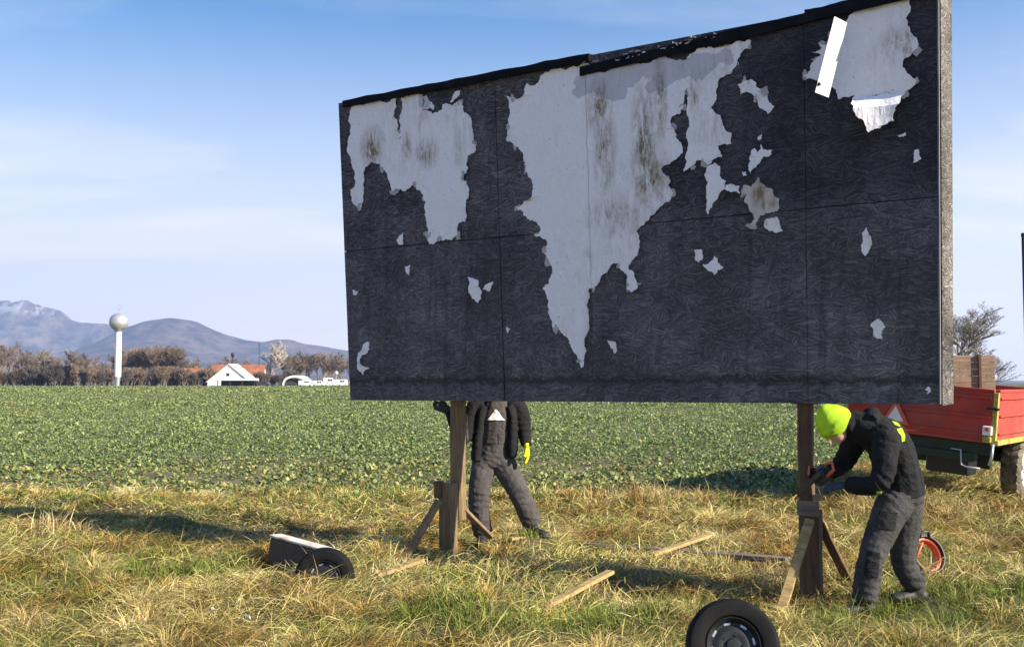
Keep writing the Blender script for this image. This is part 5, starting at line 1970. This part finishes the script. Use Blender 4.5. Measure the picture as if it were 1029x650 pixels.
def blades(name, n, mode, seed):
    r = np.random.default_rng(seed)
    y = r.uniform(4.6, 21.5, n)
    x = r.uniform(-1, 1, n) * (.56 * y + 1.0)
    # gather into clumps
    nc = 5200
    cy_ = r.uniform(4.6, 21.5, nc)
    cx_ = r.uniform(-1, 1, nc) * (.56 * cy_ + 1.0)
    ci = r.integers(0, nc, n)
    gather = r.random(n) < .6
    spread_ = r.normal(0, .07, (n, 2))
    x = np.where(gather, cx_[ci] + spread_[:, 0], x)
    y = np.where(gather, cy_[ci] + spread_[:, 1], y)
    caz = r.uniform(0, 2 * np.pi, nc)
    if mode == 'tussock':
        nc = 420
        cy_ = r.uniform(5.0, 16.5, nc)
        cx_ = r.uniform(-1, 1, nc) * (.56 * cy_ + .6)
        hot = [t_ for t_ in TALL for _ in range(5)]
        for k_, (hx_, hy_, hr_) in enumerate(hot):
            cx_[k_], cy_[k_] = hx_ + r.normal(0, hr_ * .6), hy_ + r.normal(0, hr_ * .4)
        ci = r.integers(0, nc, n)
        rad = np.abs(r.normal(0, .075, n))
        ang = r.uniform(0, 6.283, n)
        x = cx_[ci] + rad * np.cos(ang)
        y = cy_[ci] + rad * np.sin(ang)
        csz = r.uniform(.55, 1.25, nc)
        ctone = r.choice(4, nc, p=[.42, .22, .18, .18])
        caz = r.uniform(0, 6.283, nc)
    gm = field_np(green_mask, x, y)
    tm = field_np(tall_mask, x, y)
    ed = field_np(edge_fn, x, y) + r.normal(0, .9 if mode == 'green' else .55, n)
    keep = (ed < 0) & clear_of_things(x, y, mode == 'green')
    u = r.random(n)
    if mode == 'straw':
        keep &= u < np.clip(.95 - gm * 1.0, .12, 1)
    elif mode == 'green':
        keep &= u < np.clip(.30 + gm * 1.2, .05, 1)
    elif mode == 'tall':
        keep &= u < np.clip(tm * .9, .02, 1)
    if mode == 'tussock':
        ang, rad = ang[keep], rad[keep]
    x, y, ci, gm, tm = x[keep], y[keep], ci[keep], gm[keep], tm[keep]
    n = len(x)
    z = gz_np(x, y)
    if mode == 'straw':
        L = r.uniform(.10, .34, n)
        tilt = r.uniform(.8, 1.52, n)
        bend = r.uniform(.1, .9, n)
        wd = r.uniform(.0018, .0040, n)
        wind = .5 * np.sin(x * .7 + 1) + .6 * np.sin(y * .9)
        az = np.where(r.random(n) < .6, caz[ci] + r.normal(0, .5, n), wind + r.normal(0, .8, n))
        z = z + np.abs(r.normal(0, .05, n))
        c0 = np.array([[.57, .46, .16], [.47, .36, .11], [.66, .56, .26], [.28, .18, .075], [.42, .43, .12], [.15, .092, .045]])
        pick = r.choice(6, n, p=[.27, .20, .14, .13, .16, .10])
        col = c0[pick]
    elif mode == 'tussock':
        sz = csz[ci]
        L = r.uniform(.14, .34, n) * sz
        tilt = .25 + rad * 5.0 + np.abs(r.normal(0, .2, n))
        bend = r.uniform(.5, 1.5, n)
        wd = r.uniform(.0018, .0036, n)
        lean_ = .45
        az = np.arctan2(np.sin(ang) + lean_ * np.sin(caz[ci]), np.cos(ang) + lean_ * np.cos(caz[ci])) + r.normal(0, .3, n)
        c0 = np.array([[.66, .51, .20], [.50, .34, .11], [.72, .62, .32], [.24, .27, .05]])
        col = c0[ctone[ci]]
    elif mode == 'green':
        L = r.uniform(.06, .20, n) * (1 + .3 * np.clip(gm, 0, 1))
        tilt = r.uniform(.1, 1.0, n)
        bend = r.uniform(.2, 1.0, n)
        wd = r.uniform(.0025, .0050, n)
        az = r.uniform(0, 6.283, n)
        c0 = np.array([[.15, .20, .03], [.22, .255, .045], [.095, .14, .028], [.33, .31, .07]])
        col = c0[r.choice(4, n, p=[.35, .28, .22, .15])]
    else:
        L = r.uniform(.22, .52, n) * np.clip(.6 + tm * .5, .6, 1.1)
        tilt = np.abs(r.normal(.35, .35, n))
        bend = r.uniform(.2, 1.3, n)
        wd = r.uniform(.0022, .0042, n)
        az = caz[ci] + r.normal(0, 1.0, n)
        c0 = np.array([[.56, .43, .19], [.45, .32, .12], [.62, .52, .28], [.34, .21, .09]])
        col = c0[r.choice(4, n, p=[.35, .3, .2, .15])]
    tone = field_np(tone_mask, x, y)[:, None]
    col = col * (1 + .38 * tone) * np.array([[1, 1, 1]]) * np.where(tone < -.25, np.array([[1.0, .86, .72]]), 1.0)
    L = L * (1 - .62 * np.clip(field_np(low_mask, x, y), 0, 1))
    col = col * r.uniform(.7, 1.2, (n, 1))
    wd = wd * np.clip(y / 8.5, .8, 1.8)
    dh = np.stack([np.cos(az), np.sin(az), np.zeros(n)], 1)
    sd_ = np.stack([-np.sin(az), np.cos(az), np.zeros(n)], 1)
    roll_ = r.normal(0, .5, n)[:, None]
    P0 = np.stack([x, y, z - .02], 1)
    t1 = tilt[:, None]
    d1 = dh * np.sin(t1) + np.array([[0, 0, 1.]]) * np.cos(t1)
    t2 = (tilt + bend)[:, None]
    d2 = dh * np.sin(t2) + np.array([[0, 0, 1.]]) * np.cos(t2)
    Lc = L[:, None]
    P1 = P0 + d1 * Lc * .5
    P2 = P1 + d2 * Lc * .5
    fl = gz_np(P2[:, 0], P2[:, 1]) + .004
    P2[:, 2] = np.maximum(P2[:, 2], fl + r.uniform(0, .05, n))
    P1[:, 2] = np.maximum(P1[:, 2], gz_np(P1[:, 0], P1[:, 1]) + .008)
    sv = sd_ * np.cos(roll_) + np.cross(d1, sd_) * np.sin(roll_)
    W = wd[:, None]
    V = np.stack([P0 - sv * W, P0 + sv * W, P1 - sv * W * .85, P1 + sv * W * .85, P2], 1).reshape(-1, 3)
    b = (np.arange(n) * 5)[:, None]
    T = (np.array([0, 1, 3, 0, 3, 2, 2, 3, 4])[None] + b).reshape(-1, 3)
    cc = np.repeat(col, 5, 0)
    me = np_mesh(name, V, T, cc, True)
    return link(name, me, MAT['grass'])


tag(blades('dry_grass', 300000, 'straw', 1), 'matted yellow dry grass covering the verge', 'grass', kind='stuff')
tag(blades('green_grass', 260000, 'green', 2), 'short green grass growing through the straw', 'grass', kind='stuff')
tag(blades('tall_dry_grass', 70000, 'tall', 3), 'taller tufts of pale dry grass stalks', 'grass', kind='stuff')


tag(blades('grass_tussocks', 90000, 'tussock', 4), 'drooping straw coloured tussocks standing out of the verge', 'grass', kind='stuff')


# ------------------------------------------------------------------ crop
def crop():
    Vs, Ts, Cs = [], [], []
    off = 0
    r = np.random.default_rng(12)
    for (y0, y1, n, leaves, Ls, quad) in ((13.4, 32, 27000, 7, .080, True), (32, 70, 30000, 6, .105, False), (70, 160, 34000, 5, .17, False), (160, 432, 42000, 5, .36, False)):
        q = r.random(n)
        y = y0 * (y1 / y0) ** q if y0 > 60 else y0 + (y1 - y0) * q
        x = r.uniform(-1, 1, n) * (.56 * y + 2.5)
        if y0 < 17:
            ed = np.array([crop_edge(a) for a in x]) + r.normal(0, .5, n)
            k = y > ed
            x, y = x[k], y[k]
        # thinner yellowish patches
        pn = np.array([noise.noise((a * .014, b * .07, 5.5)) + .35 * noise.noise((a * .1, b * .16, 2.5)) for a, b in zip(x, y)])
        thin = np.clip((pn - .12) * 4, 0, 1)
        k = r.random(len(x)) > thin * (.15 if y0 < 20 else .5)
        x, y, thin = x[k], y[k], thin[k]
        n = len(x)
        z = np.where(y < 22, gz_np(x, y), np.where(y < 32, 0.0, 0.0))
        sc = r.uniform(.65, 1.3, n) * (1 + .45 * np.array([noise.noise((a * .25, b * .25, 8.8)) for a, b in zip(x, y)]))
        X = np.repeat(x, leaves)
        Y = np.repeat(y, leaves)
        Z = np.repeat(z, leaves)
        S = np.repeat(sc, leaves) * r.uniform(.7, 1.2, n * leaves) * Ls
        TN = np.repeat(thin, leaves)
        m = n * leaves
        az = r.uniform(0, 6.283, m)
        el = r.uniform(.15, 1.2, m)
        if not quad:
            X = X + r.normal(0, Ls * .8, m)
            Y = Y + r.normal(0, Ls * 1.2, m)
        d = np.stack([np.cos(az) * np.cos(el), np.sin(az) * np.cos(el), np.sin(el)], 1)
        s_ = np.stack([-np.sin(az), np.cos(az), r.normal(0, .35, m)], 1)
        up_ = np.cross(d, s_)
        P = np.stack([X, Y, Z + .01], 1) + d * (S * .25)[:, None]
        S_ = S[:, None]
        wv = r.uniform(.28, .42, m)[:, None] * S_
        tip = P + d * S_ - np.array([[0, 0, 1.]]) * S_ * r.uniform(.0, .45, m)[:, None]
        mid = P + d * S_ * .55
        if quad:
            V = np.stack([P, mid - s_ * wv - up_ * wv * .3, mid + s_ * wv - up_ * wv * .3, tip, mid], 1).reshape(-1, 3)
            T = np.array([0, 4, 1, 0, 2, 4, 1, 4, 3, 4, 2, 3])
            nv = 5
        else:
            V = np.stack([P, mid - s_ * wv, mid + s_ * wv, tip], 1).reshape(-1, 3)
            T = np.array([0, 2, 1, 1, 2, 3])
            nv = 4
        c0 = np.array([[.205, .255, .085], [.16, .205, .068], [.28, .325, .125], [.36, .32, .11], [.115, .155, .055]])
        pk = r.choice(5, m, p=[.40, .25, .19, .03, .13])
        yl_ = r.random(m) < TN * .3
        pk = np.where(yl_, 3, pk)
        col = c0[pk] * r.uniform(.75, 1.25, (m, 1))
        Vs.append(V)
        Ts.append((T[None] + (np.arange(m) * nv)[:, None] + off).reshape(-1, 3))
        Cs.append(np.repeat(col, nv, 0))
        off += len(V)
    me = np_mesh('crop_plants', np.concatenate(Vs), np.concatenate(Ts), np.concatenate(Cs), False)
    return link('crop_plants', me, MAT['leaf'])


tag(crop(), 'leafy green winter crop covering the field to the tree line', 'crop', kind='stuff')

# ------------------------------------------------------------------ haze
bm = bmesh.new()
box(bm, (0, 0, 498), (17400, 17400, 1004))
hz = from_bm('haze', bm)
hm_ = bpy.data.materials.new('haze_air')
hm_.use_nodes = True
nt = hm_.node_tree
nt.nodes.clear()
ho = nt.nodes.new('ShaderNodeOutputMaterial')
pv = nt.nodes.new('ShaderNodeVolumePrincipled')
pv.inputs['Color'].default_value = (.44, .60, 1.0, 1)
pv.inputs['Density'].default_value = 1.0e-4
pv.inputs['Anisotropy'].default_value = 0.2
nt.links.new(pv.outputs[0], ho.inputs['Volume'])
hz.data.materials.append(hm_)
tag(hz, 'pale distant haze', 'haze', kind='stuff')
